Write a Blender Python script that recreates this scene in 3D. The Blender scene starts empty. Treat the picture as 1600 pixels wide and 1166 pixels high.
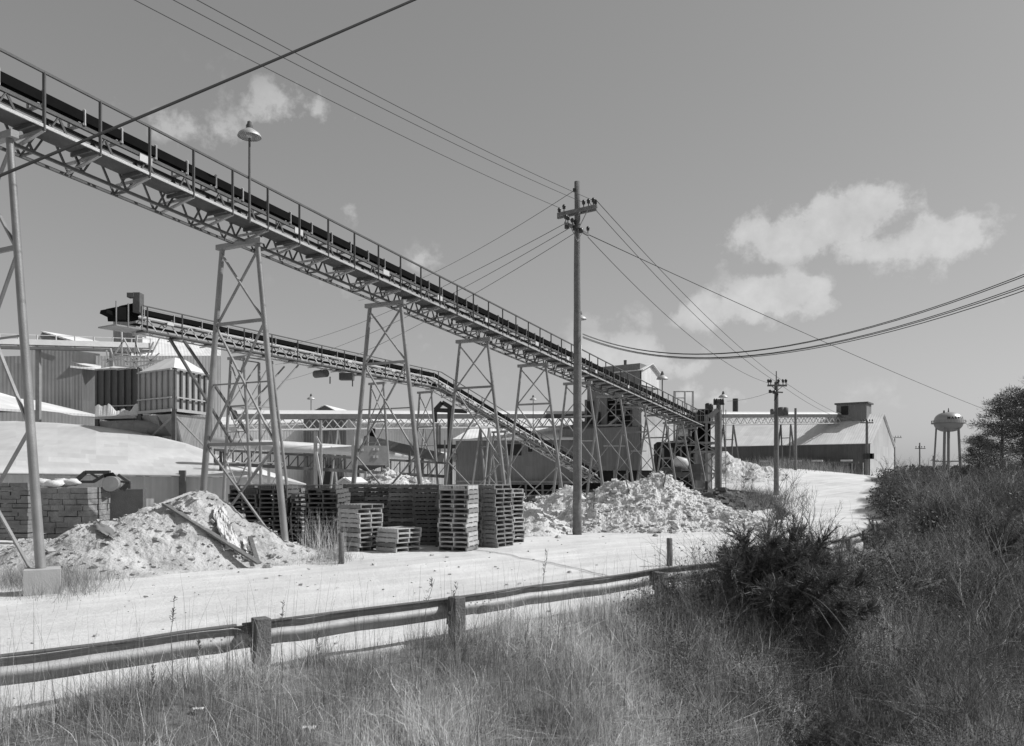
import bpy, math, random
import numpy as np
from mathutils import Vector, Matrix
random.seed(7); rng = np.random.default_rng(7)
SC = bpy.context.scene
COL = SC.collection
R = math.radians
# ------------------------------------------------------------------ camera
F, HV, HC = 1250.0, 742.0, 2.25          # focal length in px, horizon row, eye height
cam = bpy.data.cameras.new('camera'); camo = bpy.data.objects.new('camera', cam); COL.objects.link(camo)
camo.location = (0, 0, HC); camo.rotation_euler = (R(90), 0, 0)
cam.sensor_width = 36; cam.lens = 36*F/1600.0
cam.shift_y = (HV-583.0)/1600.0
cam.clip_start = 0.1; cam.clip_end = 9000
SC.camera = camo
# ------------------------------------------------------------------ light
SUN_EL, SUN_AZ = R(44), R(84)             # azimuth clockwise from +Y (view direction)
sd = Vector((math.sin(SUN_AZ)*math.cos(SUN_EL), math.cos(SUN_AZ)*math.cos(SUN_EL), math.sin(SUN_EL)))
sun = bpy.data.lights.new('sun', 'SUN'); sun.energy = 4.2; sun.angle = R(0.5); sun.color = (1, 1, 1)
so = bpy.data.objects.new('sun', sun); COL.objects.link(so); so.rotation_euler = sd.to_track_quat('Z', 'Y').to_euler()
SC.view_settings.view_transform = 'Standard'; SC.view_settings.look = 'None'
SC.view_settings.exposure = 0.0; SC.view_settings.gamma = 1
W = bpy.data.worlds.new('World'); SC.world = W; W.use_nodes = True
nt = W.node_tree; N = nt.nodes; LK = nt.links; N.clear()
def wn(t, **k):
    n = N.new(t)
    for a, b in k.items(): setattr(n, a, b)
    return n
def wm(op, a, b=None, c=None, clamp=False):
    n = N.new('ShaderNodeMath'); n.operation = op; n.use_clamp = clamp
    for i, x in enumerate((a, b, c)):
        if x is None: continue
        if isinstance(x, (int, float)): n.inputs[i].default_value = x
        else: LK.new(x, n.inputs[i])
    return n.outputs[0]
sky = wn('ShaderNodeTexSky', sky_type='NISHITA', sun_disc=False, sun_elevation=SUN_EL, sun_rotation=SUN_AZ, air_density=1.0, dust_density=1.6, ozone_density=1.0)
sep = wn('ShaderNodeSeparateColor'); LK.new(sky.outputs[0], sep.inputs[0])
# monochrome film: weighted sum of the three channels
bw = wm('ADD', wm('MULTIPLY', sep.outputs[0], 0.30), wm('ADD', wm('MULTIPLY', sep.outputs[1], 0.45), wm('MULTIPLY', sep.outputs[2], 0.25)))
tc = wn('ShaderNodeTexCoord')
sx = wn('ShaderNodeSeparateXYZ'); LK.new(tc.outputs['Generated'], sx.inputs[0])
az = wm('ARCTAN2', sx.outputs[0], sx.outputs[1])
el = wm('ARCSINE', sx.outputs[2])
def azel(u, v):
    a = math.atan2((u-800)/F, 1); l = math.hypot((u-800)/F, 1); return a, math.atan2((HV-v)/F, l)
noi = wn('ShaderNodeTexNoise', noise_dimensions='3D'); LK.new(tc.outputs['Generated'], noi.inputs['Vector'])
noi.inputs['Scale'].default_value = 24; noi.inputs['Detail'].default_value = 12; noi.inputs['Roughness'].default_value = 0.62
noi2 = wn('ShaderNodeTexNoise', noise_dimensions='3D'); LK.new(tc.outputs['Generated'], noi2.inputs['Vector'])
noi2.inputs['Scale'].default_value = 5; noi2.inputs['Detail'].default_value = 5
clouds = [  # u, v, half width, half height, density
 (1240, 370, 115, 36, 1.0), (1330, 340, 110, 46, 1.0), (1460, 372, 110, 46, .95), (1390, 385, 90, 24, .9), (1170, 384, 50, 14, .8),
 (1225, 460, 80, 34, 1.1), (1140, 484, 100, 30, .85), (1275, 478, 45, 24, 1.0),
 (310, 200, 125, 34, .50), (450, 175, 90, 44, .60), (668, 130, 32, 24, .5), (85, 440, 80, 34, .35),
 (975, 560, 95, 34, .85), (1060, 575, 60, 20, .6), (1115, 615, 60, 22, .75), (665, 408, 38, 20, .55), (550, 330, 36, 22, .4), (620, 560, 120, 50, .25), (520, 450, 70, 30, .25),
 (1390, 620, 110, 22, .3), (1320, 640, 50, 16, .4), (1680, 430, 90, 40, .8), (-120, 330, 140, 50, .5), (980, 500, 90, 20, .35)]
tot = None
for (u, v, hw, hh, dn) in clouds:
    a0, e0 = azel(u, v); ra = hw/F*math.cos(a0)**2; re = hh/F*math.cos(a0)
    dx = wm('DIVIDE', wm('SUBTRACT', az, a0), ra*1.25); dy = wm('DIVIDE', wm('SUBTRACT', el, e0), re*1.25)
    d2 = wm('ADD', wm('MULTIPLY', dx, dx), wm('MULTIPLY', dy, dy))
    g = wm('MULTIPLY', wm('EXPONENT', wm('MULTIPLY', d2, -1.1)), dn)
    tot = g if tot is None else wm('MAXIMUM', tot, g)
nz = wm('ADD', wm('MULTIPLY', noi.outputs[0], 1.2), wm('MULTIPLY', noi2.outputs[0], 0.8))       # ~1.0 mean
cl = wm('SUBTRACT', wm('ADD', tot, wm('MULTIPLY', wm('SUBTRACT', nz, 1.0), 1.75)), 0.36)
cl = wm('MULTIPLY', cl, 3.4, clamp=True)
cl = wm('MULTIPLY', cl, wm('MULTIPLY', tot, 1.5, clamp=True), clamp=True)
SKY_K = 0.105
hz = wm('ADD', 1.0, wm('MULTIPLY', wm('EXPONENT', wm('MULTIPLY', wm('MAXIMUM', el, 0.0), -5.0)), .26))
skyv = wm('MULTIPLY', wm('MULTIPLY', wm('POWER', bw, .6), 1.57), hz)          # film response to the blue sky
cloudv = wm('ADD', 3.9, wm('MULTIPLY', noi.outputs[0], 5.4))
mix = wn('ShaderNodeMix', data_type='FLOAT'); LK.new(wm('MULTIPLY', cl, .60), mix.inputs[0]); LK.new(skyv, mix.inputs[2]); LK.new(cloudv, mix.inputs[3])
bg = wn('ShaderNodeBackground'); bg.inputs[1].default_value = SKY_K
cmb = wn('ShaderNodeCombineColor')
for i in range(3): LK.new(mix.outputs[0], cmb.inputs[i])
LK.new(cmb.outputs[0], bg.inputs[0])
wo = wn('ShaderNodeOutputWorld'); LK.new(bg.outputs[0], wo.inputs[0])

# ------------------------------------------------------------------ pixels to points
def P(u, v, Y): return Vector(((u-800)/F*Y, Y, HC+(HV-v)/F*Y))
def X(u, Y): return (u-800)/F*Y
def Z(v, Y): return HC+(HV-v)/F*Y

# ------------------------------------------------------------------ tags
def tag(o, label=None, cat=None, group=None, kind=None):
    if label: o['label'] = label
    if cat: o['category'] = cat
    if group: o['group'] = group
    if kind: o['kind'] = kind
    return o
def thing(name, label, cat, loc=(0, 0, 0), group=None, rz=0):
    o = bpy.data.objects.new(name, None); COL.objects.link(o); o.location = loc; o.rotation_euler = (0, 0, rz)
    o.empty_display_size = .2
    return tag(o, label, cat, group)
def copy_tree(o, parent=None):
    c = o.copy(); COL.objects.link(c)
    if parent: c.parent = parent
    for ch in kids[o.name] if o.name in kids else []: copy_tree(ch, c)
    return c
kids = {}
# ------------------------------------------------------------------ materials
def M(name, base, rough=.8, var=.25, scale=2.0, bump=.0, bscale=20., metal=0., streak=0., corr=0., corr_amp=.5, spec=.3, var2=0, s2=.4, transl=0., tint=False, panel=0.):
    m = bpy.data.materials.new(name); m.use_nodes = True; t = m.node_tree; n = t.nodes; l = t.links
    b = n['Principled BSDF']; b.inputs['Roughness'].default_value = rough; b.inputs['Metallic'].default_value = metal
    b.inputs['Specular IOR Level'].default_value = spec
    def math_(op, a, c=None, cl=False):
        k = n.new('ShaderNodeMath'); k.operation = op; k.use_clamp = cl
        for i, x in enumerate((a, c)):
            if x is None: continue
            if isinstance(x, (int, float)): k.inputs[i].default_value = x
            else: l.new(x, k.inputs[i])
        return k.outputs[0]
    tcn = n.new('ShaderNodeTexCoord'); geo = n.new('ShaderNodeNewGeometry')
    def noise(vec, sc, det=5, ro=.6):
        k = n.new('ShaderNodeTexNoise'); k.inputs['Scale'].default_value = sc; k.inputs['Detail'].default_value = det; k.inputs['Roughness'].default_value = ro
        l.new(vec, k.inputs['Vector']); return k.outputs[0]
    pos = geo.outputs['Position']
    val = math_('ADD', 1.0, math_('MULTIPLY', math_('SUBTRACT', noise(pos, scale), .5), var*2.6))
    if var2: val = math_('MULTIPLY', val, math_('ADD', 1.0, math_('MULTIPLY', math_('SUBTRACT', noise(pos, s2, 3), .5), var2*3)))
    uv = n.new('ShaderNodeUVMap')
    if streak:
        mp = n.new('ShaderNodeMapping'); mp.inputs['Scale'].default_value = (1.6, .10, 1); l.new(uv.outputs[0], mp.inputs[0])
        val = math_('MULTIPLY', val, math_('ADD', 1.0, math_('MULTIPLY', math_('SUBTRACT', noise(mp.outputs[0], 1.5, 6, .7), .5), streak*2.6)))
    bumpin = None
    if corr:
        sp = n.new('ShaderNodeSeparateXYZ'); l.new(uv.outputs[0], sp.inputs[0])
        s = math_('SINE', math_('MULTIPLY', sp.outputs[0], 2*math.pi/corr)); bumpin = math_('MULTIPLY', s, corr_amp)
        fl = math_('FLOOR', math_('DIVIDE', sp.outputs[0], max(corr*3, .7)))
        wv = n.new('ShaderNodeTexWhiteNoise'); wv.noise_dimensions = '2D'
        cv = n.new('ShaderNodeCombineXYZ'); l.new(fl, cv.inputs[0]); l.new(math_('FLOOR', math_('DIVIDE', sp.outputs[1], 3.1)), cv.inputs[1]); l.new(cv.outputs[0], wv.inputs[0])
        val = math_('MULTIPLY', val, math_('ADD', .93, math_('MULTIPLY', wv.outputs[0], .14)))
    if tint:
        a = n.new('ShaderNodeAttribute'); a.attribute_name = 'tint'; val = math_('MULTIPLY', val, a.outputs['Fac'])
    val = math_('MULTIPLY', val, base); val = math_('MINIMUM', math_('MAXIMUM', val, .01), .92)
    c = n.new('ShaderNodeCombineColor')
    for i in range(3): l.new(val, c.inputs[i])
    l.new(c.outputs[0], b.inputs['Base Color'])
    if bump or bumpin is not None:
        h = bumpin
        if bump:
            h2 = math_('MULTIPLY', noise(pos, bscale, 8, .65), bump*2)
            h = h2 if h is None else math_('ADD', h, h2)
        bp = n.new('ShaderNodeBump'); bp.inputs['Distance'].default_value = .03; bp.inputs['Strength'].default_value = 1
        l.new(h, bp.inputs['Height']); l.new(bp.outputs[0], b.inputs['Normal'])
    if transl:
        tr = n.new('ShaderNodeBsdfTranslucent'); l.new(c.outputs[0], tr.inputs[0]); mx = n.new('ShaderNodeMixShader'); mx.inputs[0].default_value = transl
        l.new(b.outputs[0], mx.inputs[1]); l.new(tr.outputs[0], mx.inputs[2]); l.new(mx.outputs[0], n['Material Output'].inputs[0])
    return m
m_steel = M('galvanised_steel', .42, .55, .22, 3, .15, 40, .35, spec=.5)
m_steel_l = M('painted_steel_light', .55, .6, .2, 3, .1, 40)
m_steel_m = M('painted_steel_grey', .27, .6, .3, 2.5, .15, 40)
m_deck = M('walkway_underside_steel', .085, .7, .35, 3, .1, 30)
m_railp = M('dark_railing_paint', .10, .6, .3, 3, .1, 30)
m_leg = M('tower_leg_steel', .24, .5, .3, 2.2, .1, 30, .2, spec=.5, var2=.3, s2=.6)
m_steel_d = M('weathered_dark_steel', .11, .65, .35, 3, .2, 30)
m_rail = M('guardrail_zinc', .40, .62, .22, 5, .08, 60, .25, spec=.4, var2=.2, s2=1.1)
m_black = M('black_rubber', .012, 1., .3, 3, spec=.02)
m_dust = M('pale_dust', .72, .95, .15, 5, .5, 20)
m_wood = M('weathered_wood', .20, .9, .4, 6, .5, 30)
m_wood_p = M('creosoted_pole_wood', .17, .85, .35, 9, .6, 25, var2=.25, s2=1.2)
m_post = M('grey_timber_post', .18, .9, .4, 12, .6, 40)
m_pallet = M('pallet_wood', .25, .9, .32, 7, .4, 40, var2=.3, s2=.9)
m_pallet2 = M('pallet_wood_shade', .14, .9, .35, 7, .4, 40, var2=.3, s2=.9)  # darker copy of the wood, putting the shade of the slots into its colour
m_pallet3 = M('pallet_wood_pale', .46, .9, .3, 7, .4, 40, var2=.2, s2=.9)
m_conc = M('concrete', .42, .9, .2, 3, .12, 30)
m_roof = M('dusty_roof_sheet', .68, .75, .12, .6, .1, 8, .0, streak=.10, corr=.32, corr_amp=.22, var2=.12, s2=.15)
m_roof2 = M('old_metal_roof', .56, .5, .10, .5, .03, 8, .0, streak=.10, corr=.9, corr_amp=.10, var2=.22, s2=.12, spec=.5)
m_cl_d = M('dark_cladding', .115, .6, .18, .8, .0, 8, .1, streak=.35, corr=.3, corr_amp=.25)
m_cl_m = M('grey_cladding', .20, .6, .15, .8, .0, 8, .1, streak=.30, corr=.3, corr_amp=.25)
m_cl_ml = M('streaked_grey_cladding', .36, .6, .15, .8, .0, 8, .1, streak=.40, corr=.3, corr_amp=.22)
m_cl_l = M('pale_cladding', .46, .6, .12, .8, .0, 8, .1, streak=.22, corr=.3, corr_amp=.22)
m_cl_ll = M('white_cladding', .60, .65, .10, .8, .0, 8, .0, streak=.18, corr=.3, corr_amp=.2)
m_dark = M('interior_shade', .03, .9, .3, 2)  # near-black colour standing in for shade inside openings and under buildings
m_pipe = M('pale_pipe', .60, .5, .15, 1.2, .05, 10)
m_insul = M('insulator', .05, .3, .2, 5)
m_wire = M('wire_metal', .05, .7, .2, 5)
m_tank = M('tank_paint', .40, .34, .12, .3, 0, 5, .4, spec=.6)
m_rub = M('rubble', .56, .95, .30, 3.0, 1.2, 9, var2=.30, s2=.7)
m_rubd = M('soil_rubble', .50, .95, .32, 3.5, 1.2, 9, var2=.4, s2=.9)
m_rubw = M('white_marble_rubble', .64, .95, .22, 3.0, 1.4, 7, var2=.22, s2=.6)
m_stone = M('marble_block', .26, .9, .5, 3.2, .8, 12, var2=.6, s2=1.0)
m_tarp = M('plastic_sheet', .62, .45, .12, 5, .2, 12)
m_grass = M('dry_grass', .52, .8, .2, 3, tint=True, transl=.25, spec=.15)
m_brush = M('bare_brush', .30, .85, .2, 3, tint=True, spec=.15)
m_leafd = M('dark_leaves', .07, .6, .25, 4, tint=True, transl=.15)
m_needle = M('conifer_needles', .12, .65, .3, 4, tint=True, transl=.1, spec=.2)
m_bark = M('bark', .11, .9, .3, 6, .6, 20)
# ------------------------------------------------------------------ mesh builder
class MB:
    def __init__(s): s.v = []; s.f = []; s.sm = []
    def add(s, vs, fs, sm=False):
        b = len(s.v); s.v += [Vector(x) for x in vs]; s.f += [tuple(b+i for i in f) for f in fs]; s.sm += [sm]*len(fs); return s
    def box(s, c, size, rot=None):
        c = Vector(c); hx, hy, hz = [q/2 for q in size]
        vs = [Vector((x*hx, y*hy, z*hz)) for z in (-1, 1) for y in (-1, 1) for x in (-1, 1)]
        if rot is not None:
            if isinstance(rot, (int, float)): rot = Matrix.Rotation(rot, 3, 'Z')
            vs = [rot @ q for q in vs]
        return s.add([c+q for q in vs], [(0, 2, 3, 1), (4, 5, 7, 6), (0, 1, 5, 4), (2, 6, 7, 3), (0, 4, 6, 2), (1, 3, 7, 5)])
    def beam(s, a, b, w, h=None, up=(0, 0, 1)):
        a, b = Vector(a), Vector(b); h = h or w; d = (b-a)
        if d.length < 1e-6: return s
        d.normalize(); up = Vector(up); x = d.cross(up)
        if x.length < 1e-3: x = d.cross(Vector((1, 0, 0)))
        x.normalize(); y = x.cross(d)
        q = [x*sx_*w/2+y*sy_*h/2 for sx_, sy_ in ((-1, -1), (1, -1), (1, 1), (-1, 1))]
        return s.add([a+k for k in q]+[b+k for k in q], [(0, 3, 2, 1), (4, 5, 6, 7), (0, 1, 5, 4), (1, 2, 6, 5), (2, 3, 7, 6), (3, 0, 4, 7)][::1])
    def tube(s, a, b, r1, r2=None, n=8, cap=True):
        a, b = Vector(a), Vector(b); r2 = r1 if r2 is None else r2; d = (b-a)
        if d.length < 1e-6: return s
        d.normalize(); x = d.cross(Vector((0, 0, 1)))
        if x.length < 1e-3: x = d.cross(Vector((1, 0, 0)))
        x.normalize(); y = d.cross(x); vs = []
        for k in range(n):
            t = 2*math.pi*k/n; q = x*math.cos(t)+y*math.sin(t); vs += [a+q*r1, b+q*r2]
        s.add(vs, [(2*k, 2*((k+1) % n), 2*((k+1) % n)+1, 2*k+1) for k in range(n)], True)
        if cap:
            s.add([vs[2*k] for k in range(n)], [tuple(range(n))[::-1]]); s.add([vs[2*k+1] for k in range(n)], [tuple(range(n))])
        return s
    def path(s, pts, r, n=6):
        pts = [Vector(p) for p in pts]; rings = []
        for i, p in enumerate(pts):
            d = (pts[min(i+1, len(pts)-1)]-pts[max(i-1, 0)]).normalized()
            if i == 0: ref = Vector((1, 0, .01)) if abs(d.z) > .8 else Vector((0, 0, 1))
            x = d.cross(ref)
            if x.length < .05: x = d.orthogonal()
            x.normalize(); y = d.cross(x); rr = r[i] if hasattr(r, '__len__') else r
            rings.append([p+(x*math.cos(2*math.pi*k/n)+y*math.sin(2*math.pi*k/n))*rr for k in range(n)])
        vs = [q for g in rings for q in g]; fs = []
        for i in range(len(pts)-1):
            for k in range(n): fs.append((i*n+k, i*n+(k+1) % n, (i+1)*n+(k+1) % n, (i+1)*n+k))
        fs.append(tuple(range(n))[::-1]); fs.append(tuple((len(pts)-1)*n+k for k in range(n)))
        return s.add(vs, fs, True)
    def lathe(s, prof, c=(0, 0, 0), n=20, sm=True):
        c = Vector(c); vs = []; fs = []
        for (r, z) in prof:
            for k in range(n): t = 2*math.pi*k/n; vs.append(c+Vector((r*math.cos(t), r*math.sin(t), z)))
        for i in range(len(prof)-1):
            for k in range(n): fs.append((i*n+k, i*n+(k+1) % n, (i+1)*n+(k+1) % n, (i+1)*n+k))
        return s.add(vs, fs, sm)
    def prism(s, poly, z0, z1):                    # poly of (x,y), CCW
        n = len(poly); vs = [Vector((p[0], p[1], z0)) for p in poly]+[Vector((p[0], p[1], z1)) for p in poly]
        fs = [tuple(range(n))[::-1], tuple(range(n, 2*n))]+[(k, (k+1) % n, n+(k+1) % n, n+k) for k in range(n)]
        return s.add(vs, fs)
    def slab(s, quad, th):                         # thick sheet from four points
        q = [Vector(p) for p in quad]; nrm = (q[1]-q[0]).cross(q[2]-q[0]).normalized()*th
        vs = q+[p-nrm for p in q]
        return s.add(vs, [(0, 1, 2, 3), (7, 6, 5, 4), (0, 4, 5, 1), (1, 5, 6, 2), (2, 6, 7, 3), (3, 7, 4, 0)])
    def grid(s, pts, nx, ny, sm=True):
        return s.add(pts, [(j*nx+i, j*nx+i+1, (j+1)*nx+i+1, (j+1)*nx+i) for j in range(ny-1) for i in range(nx-1)], sm)
    def build(s, name, mat, parent=None, org=None):
        o0 = Vector(org) if org is not None else (parent_loc(parent) if parent else Vector((0, 0, 0)))
        me = bpy.data.meshes.new(name); me.from_pydata([v-o0 for v in s.v], [], s.f)
        me.polygons.foreach_set('use_smooth', s.sm)
        uvl = me.uv_layers.new(name='UVMap'); uvs = np.zeros(len(me.loops)*2)
        zz = Vector((0, 0, 1))
        for p in me.polygons:
            n_ = p.normal
            t = zz.cross(n_)
            t = Vector((1, 0, 0)) if t.length < .02 else t.normalized()
            b_ = n_.cross(t)
            for li in p.loop_indices:
                co = me.vertices[me.loops[li].vertex_index].co+o0; uvs[2*li] = co.dot(t); uvs[2*li+1] = co.dot(b_)
        uvl.data.foreach_set('uv', uvs)
        me.materials.append(mat); o = bpy.data.objects.new(name, me); COL.objects.link(o)
        if parent: o.parent = parent; kids.setdefault(parent.name, []).append(o)
        elif org is not None: o.location = org
        return o
def parent_loc(p):
    l = Vector((0, 0, 0))
    while p: l = l+p.location; p = p.parent
    return l
# ------------------------------------------------------------------ numpy noise
_tab = rng.random((256, 256))
def vnoise(x, y, f=1., seed=0):
    x = np.asarray(x)*f+seed*17.3+1000; y = np.asarray(y)*f+seed*31.7+1000
    xi = np.floor(x).astype(int); yi = np.floor(y).astype(int); fx = x-xi; fy = y-yi
    fx = fx*fx*(3-2*fx); fy = fy*fy*(3-2*fy)
    g = lambda a, b: _tab[a % 256, b % 256]
    return (g(xi, yi)*(1-fx)+g(xi+1, yi)*fx)*(1-fy)+(g(xi, yi+1)*(1-fx)+g(xi+1, yi+1)*fx)*fy
def fbm(x, y, f=1., oct=5, seed=0, gain=.5):
    a = 1.; s = 0.; t = 0.
    for k in range(oct): s = s+a*(vnoise(x, y, f*2**k, seed+k)-.5); t += a; a *= gain
    return s/t*2
def sst(a, b, x): t = np.clip((np.asarray(x, float)-a)/(b-a), 0, 1); return t*t*(3-2*t)
# ------------------------------------------------------------------ terrain
RAIL = np.array([(-60, -38), (-7.7, 4.85), (-4.62, 7.43), (-2.71, 9.16), (-.66, 11.0), (2.48, 14.07), (4.09, 15.7), (7.56, 19.7), (10.6, 24.1), (14, 32), (20.9, 48), (31.5, 71), (43.5, 96), (50, 103), (64, 114), (110, 190), (900, 1500)], float)
def rail_d(x, y):
    x = np.asarray(x, float); y = np.asarray(y, float); best = np.full(x.shape, 1e9); sg = np.ones(x.shape)
    for i in range(len(RAIL)-1):
        a, b = RAIL[i], RAIL[i+1]; d = b-a; L = d@d
        t = np.clip(((x-a[0])*d[0]+(y-a[1])*d[1])/L, 0, 1)
        px = x-a[0]-t*d[0]; py = y-a[1]-t*d[1]; q = np.hypot(px, py)
        c = (d[0]*py-d[1]*px)/math.sqrt(L)     # >0 left of line
        m = q < best; best = np.where(m, q, best); sg = np.where(m, np.where(c > 0, -1., 1.), sg)
    d = best*sg; return d+1.3*fbm(x, y, .22, 3, 61)*sst(22, 40, y)*sst(160, 120, y)+.25*fbm(x, y, 1.1, 2, 62)*sst(22, 30, y)
def gz(x, y, fine=True):
    x = np.asarray(x, float); y = np.asarray(y, float); d = rail_d(x, y)
    yard = 2.3*np.exp(-((x-27)**2/(2*12.5**2)+(y-93)**2/(2*19**2)))+.9*sst(45, 100, y)*sst(5, 30, x)
    yard = yard-.0*x
    gul = .10*sst(0, .5, d)-.33*np.clip(d-.7, 0, 4.6)
    r0 = np.hypot(x, y); gul = gul*(1-sst(3.5, 1.5, r0)*.0)+sst(3.2, 1.2, r0)*1.0
    ax, ay, bx_, by_ = 2.0, 5.6, 5.2, 12.6; L_ = math.hypot(bx_-ax, by_-ay); tt = ((x-ax)*(bx_-ax)+(y-ay)*(by_-ay))/L_**2
    of = ((x-ax)*(by_-ay)-(y-ay)*(bx_-ax))/L_+.35*fbm(x, y, .7, 2, 15)      # + to the right of the ditch
    en = sst(-.25, .1, tt)*sst(1.15, .8, tt)
    gul = gul+en*(-1.15*np.exp(-(of/.8)**2)+.45*np.exp(-((of-1.9)/.8)**2))
    hill = np.minimum(.24*np.clip(d-.3, 0, 50), 1.15+.25*fbm(x, y, .05, 3, 9))
    a = sst(15, 36, y+.15*x)
    side = gul*(1-a)+(hill+yard*np.exp(-np.clip(d, 0, 99)/6))*a
    w = sst(-.15, .25, d)
    z = yard*(1-w)+side*w
    far = sst(160, 330, r0); z = z*(1-far)+1.4*far
    if fine:
        rut = sum(np.exp(-((d+c_+.5*np.sin(y*.11+c_))/.16)**2) for c_ in (2.2, 3.8, 5.3, 6.9, 9.4))*(.5+.5*fbm(x, y, .3, 2, 13))*sst(60, 30, y)
        z = z+(.024*fbm(x, y, .9, 4, 3)+.012*fbm(x, y, 4., 3, 23)-.030*rut)*(1-w)+w*(.12+.22*sst(2.5, 6, x+.3*y-3)*sst(30, 18, y))*fbm(x, y, .8, 4, 5)
    return z
def g1(x, y): return float(gz(np.array([x]), np.array([y]))[0])

def np_mesh(name, verts, faces, mat, tint=None, smooth=False, parent=None):
    verts = np.asarray(verts, np.float32); faces = np.asarray(faces, np.int32); k = faces.shape[1]
    me = bpy.data.meshes.new(name); me.vertices.add(len(verts)); me.vertices.foreach_set('co', verts.ravel())
    me.loops.add(faces.size); me.loops.foreach_set('vertex_index', faces.ravel())
    me.polygons.add(len(faces)); me.polygons.foreach_set('loop_start', np.arange(0, faces.size, k, dtype=np.int32))
    me.polygons.foreach_set('use_smooth', np.full(len(faces), smooth))
    me.update(calc_edges=True)
    if tint is not None:
        a = me.attributes.new('tint', 'FLOAT', 'POINT'); a.data.foreach_set('value', np.asarray(tint, np.float32))
    me.materials.append(mat); o = bpy.data.objects.new(name, me); COL.objects.link(o)
    if parent: o.parent = parent
    return o

# ground sheet: polar grid, dense in front
th = np.concatenate([np.linspace(-math.pi, -.85, 60, endpoint=False), np.linspace(-.85, .85, 620, endpoint=False), np.linspace(.85, math.pi, 60)])
rr = np.concatenate([[0.05], np.geomspace(.8, 6000, 330)])
TH, RR = np.meshgrid(th, rr); gx = np.sin(TH)*RR; gy = np.cos(TH)*RR
gzv = gz(gx, gy); nth = len(th)
gv = np.stack([gx, gy, gzv], -1).reshape(-1, 3)
ii = np.arange(len(rr)-1)[:, None]*nth; jj = np.arange(nth-1)[None, :]
gf = np.stack([ii+jj, ii+nth+jj, ii+nth+jj+1, ii+jj+1], -1).reshape(-1, 4)
dd = rail_d(gx, gy); veg = sst(-.25, .45, dd+.5*fbm(gx, gy, 1.3, 4, 11)).ravel()
farv = sst(150, 260, RR).ravel(); veg = np.maximum(veg, farv)
m_ground = bpy.data.materials.new('ground_dust_and_soil'); m_ground.use_nodes = True
def ground_mat(m):
    t = m.node_tree; n = t.nodes; l = t.links; b = n['Principled BSDF']; b.inputs['Roughness'].default_value = .95; b.inputs['Specular IOR Level'].default_value = .15
    geo = n.new('ShaderNodeNewGeometry'); at = n.new('ShaderNodeAttribute'); at.attribute_name = 'tint'
    def no(sc, det, ro=.6, vec=None):
        k = n.new('ShaderNodeTexNoise'); k.inputs['Scale'].default_value = sc; k.inputs['Detail'].default_value = det; k.inputs['Roughness'].default_value = ro; l.new(vec or geo.outputs['Position'], k.inputs['Vector']); return k.outputs[0]
    def mt(op, a, c, cl=False):
        k = n.new('ShaderNodeMath'); k.operation = op; k.use_clamp = cl
        for i, x in enumerate((a, c)):
            if isinstance(x, (int, float)): k.inputs[i].default_value = x
            else: l.new(x, k.inputs[i])
        return k.outputs[0]
    mp = n.new('ShaderNodeMapping'); mp.inputs['Rotation'].default_value = (0, 0, -R(43)); l.new(geo.outputs['Position'], mp.inputs[0])
    mp2 = n.new('ShaderNodeMapping'); mp2.inputs['Scale'].default_value = (.10, 1.3, 1); l.new(mp.outputs[0], mp2.inputs[0])
    tracks = no(1.6, 5, .6, mp2.outputs[0])
    v = mt('ADD', .63, mt('MULTIPLY', mt('SUBTRACT', no(.35, 4), .5), .40))
    v = mt('ADD', v, mt('MULTIPLY', mt('SUBTRACT', tracks, .5), .36))
    v = mt('ADD', v, mt('MULTIPLY', mt('SUBTRACT', no(14, 5, .7), .5), .16))
    peb = mt('MULTIPLY', mt('SUBTRACT', no(32, 2, .5), .67), 9, True); v = mt('SUBTRACT', v, mt('MULTIPLY', peb, .16))
    v = mt('MINIMUM', mt('MAXIMUM', v, .12), .86)
    s = mt('ADD', .16, mt('MULTIPLY', mt('SUBTRACT', no(3.5, 6, .7), .5), .16)); s = mt('MAXIMUM', s, .03)
    mx = n.new('ShaderNodeMix'); mx.data_type = 'FLOAT'; l.new(at.outputs['Fac'], mx.inputs[0]); l.new(v, mx.inputs[2]); l.new(s, mx.inputs[3])
    c = n.new('ShaderNodeCombineColor')
    for i in range(3): l.new(mx.outputs[0], c.inputs[i])
    l.new(c.outputs[0], b.inputs['Base Color'])
    bp = n.new('ShaderNodeBump'); bp.inputs['Distance'].default_value = .05; bp.inputs['Strength'].default_value = .9
    l.new(mt('ADD', mt('MULTIPLY', no(9, 8, .7), .7), mt('MULTIPLY', tracks, .8)), bp.inputs['Height']); l.new(bp.outputs[0], b.inputs['Normal'])
ground_mat(m_ground)
tag(np_mesh('ground', gv, gf, m_ground, veg, True), kind='structure')

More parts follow.
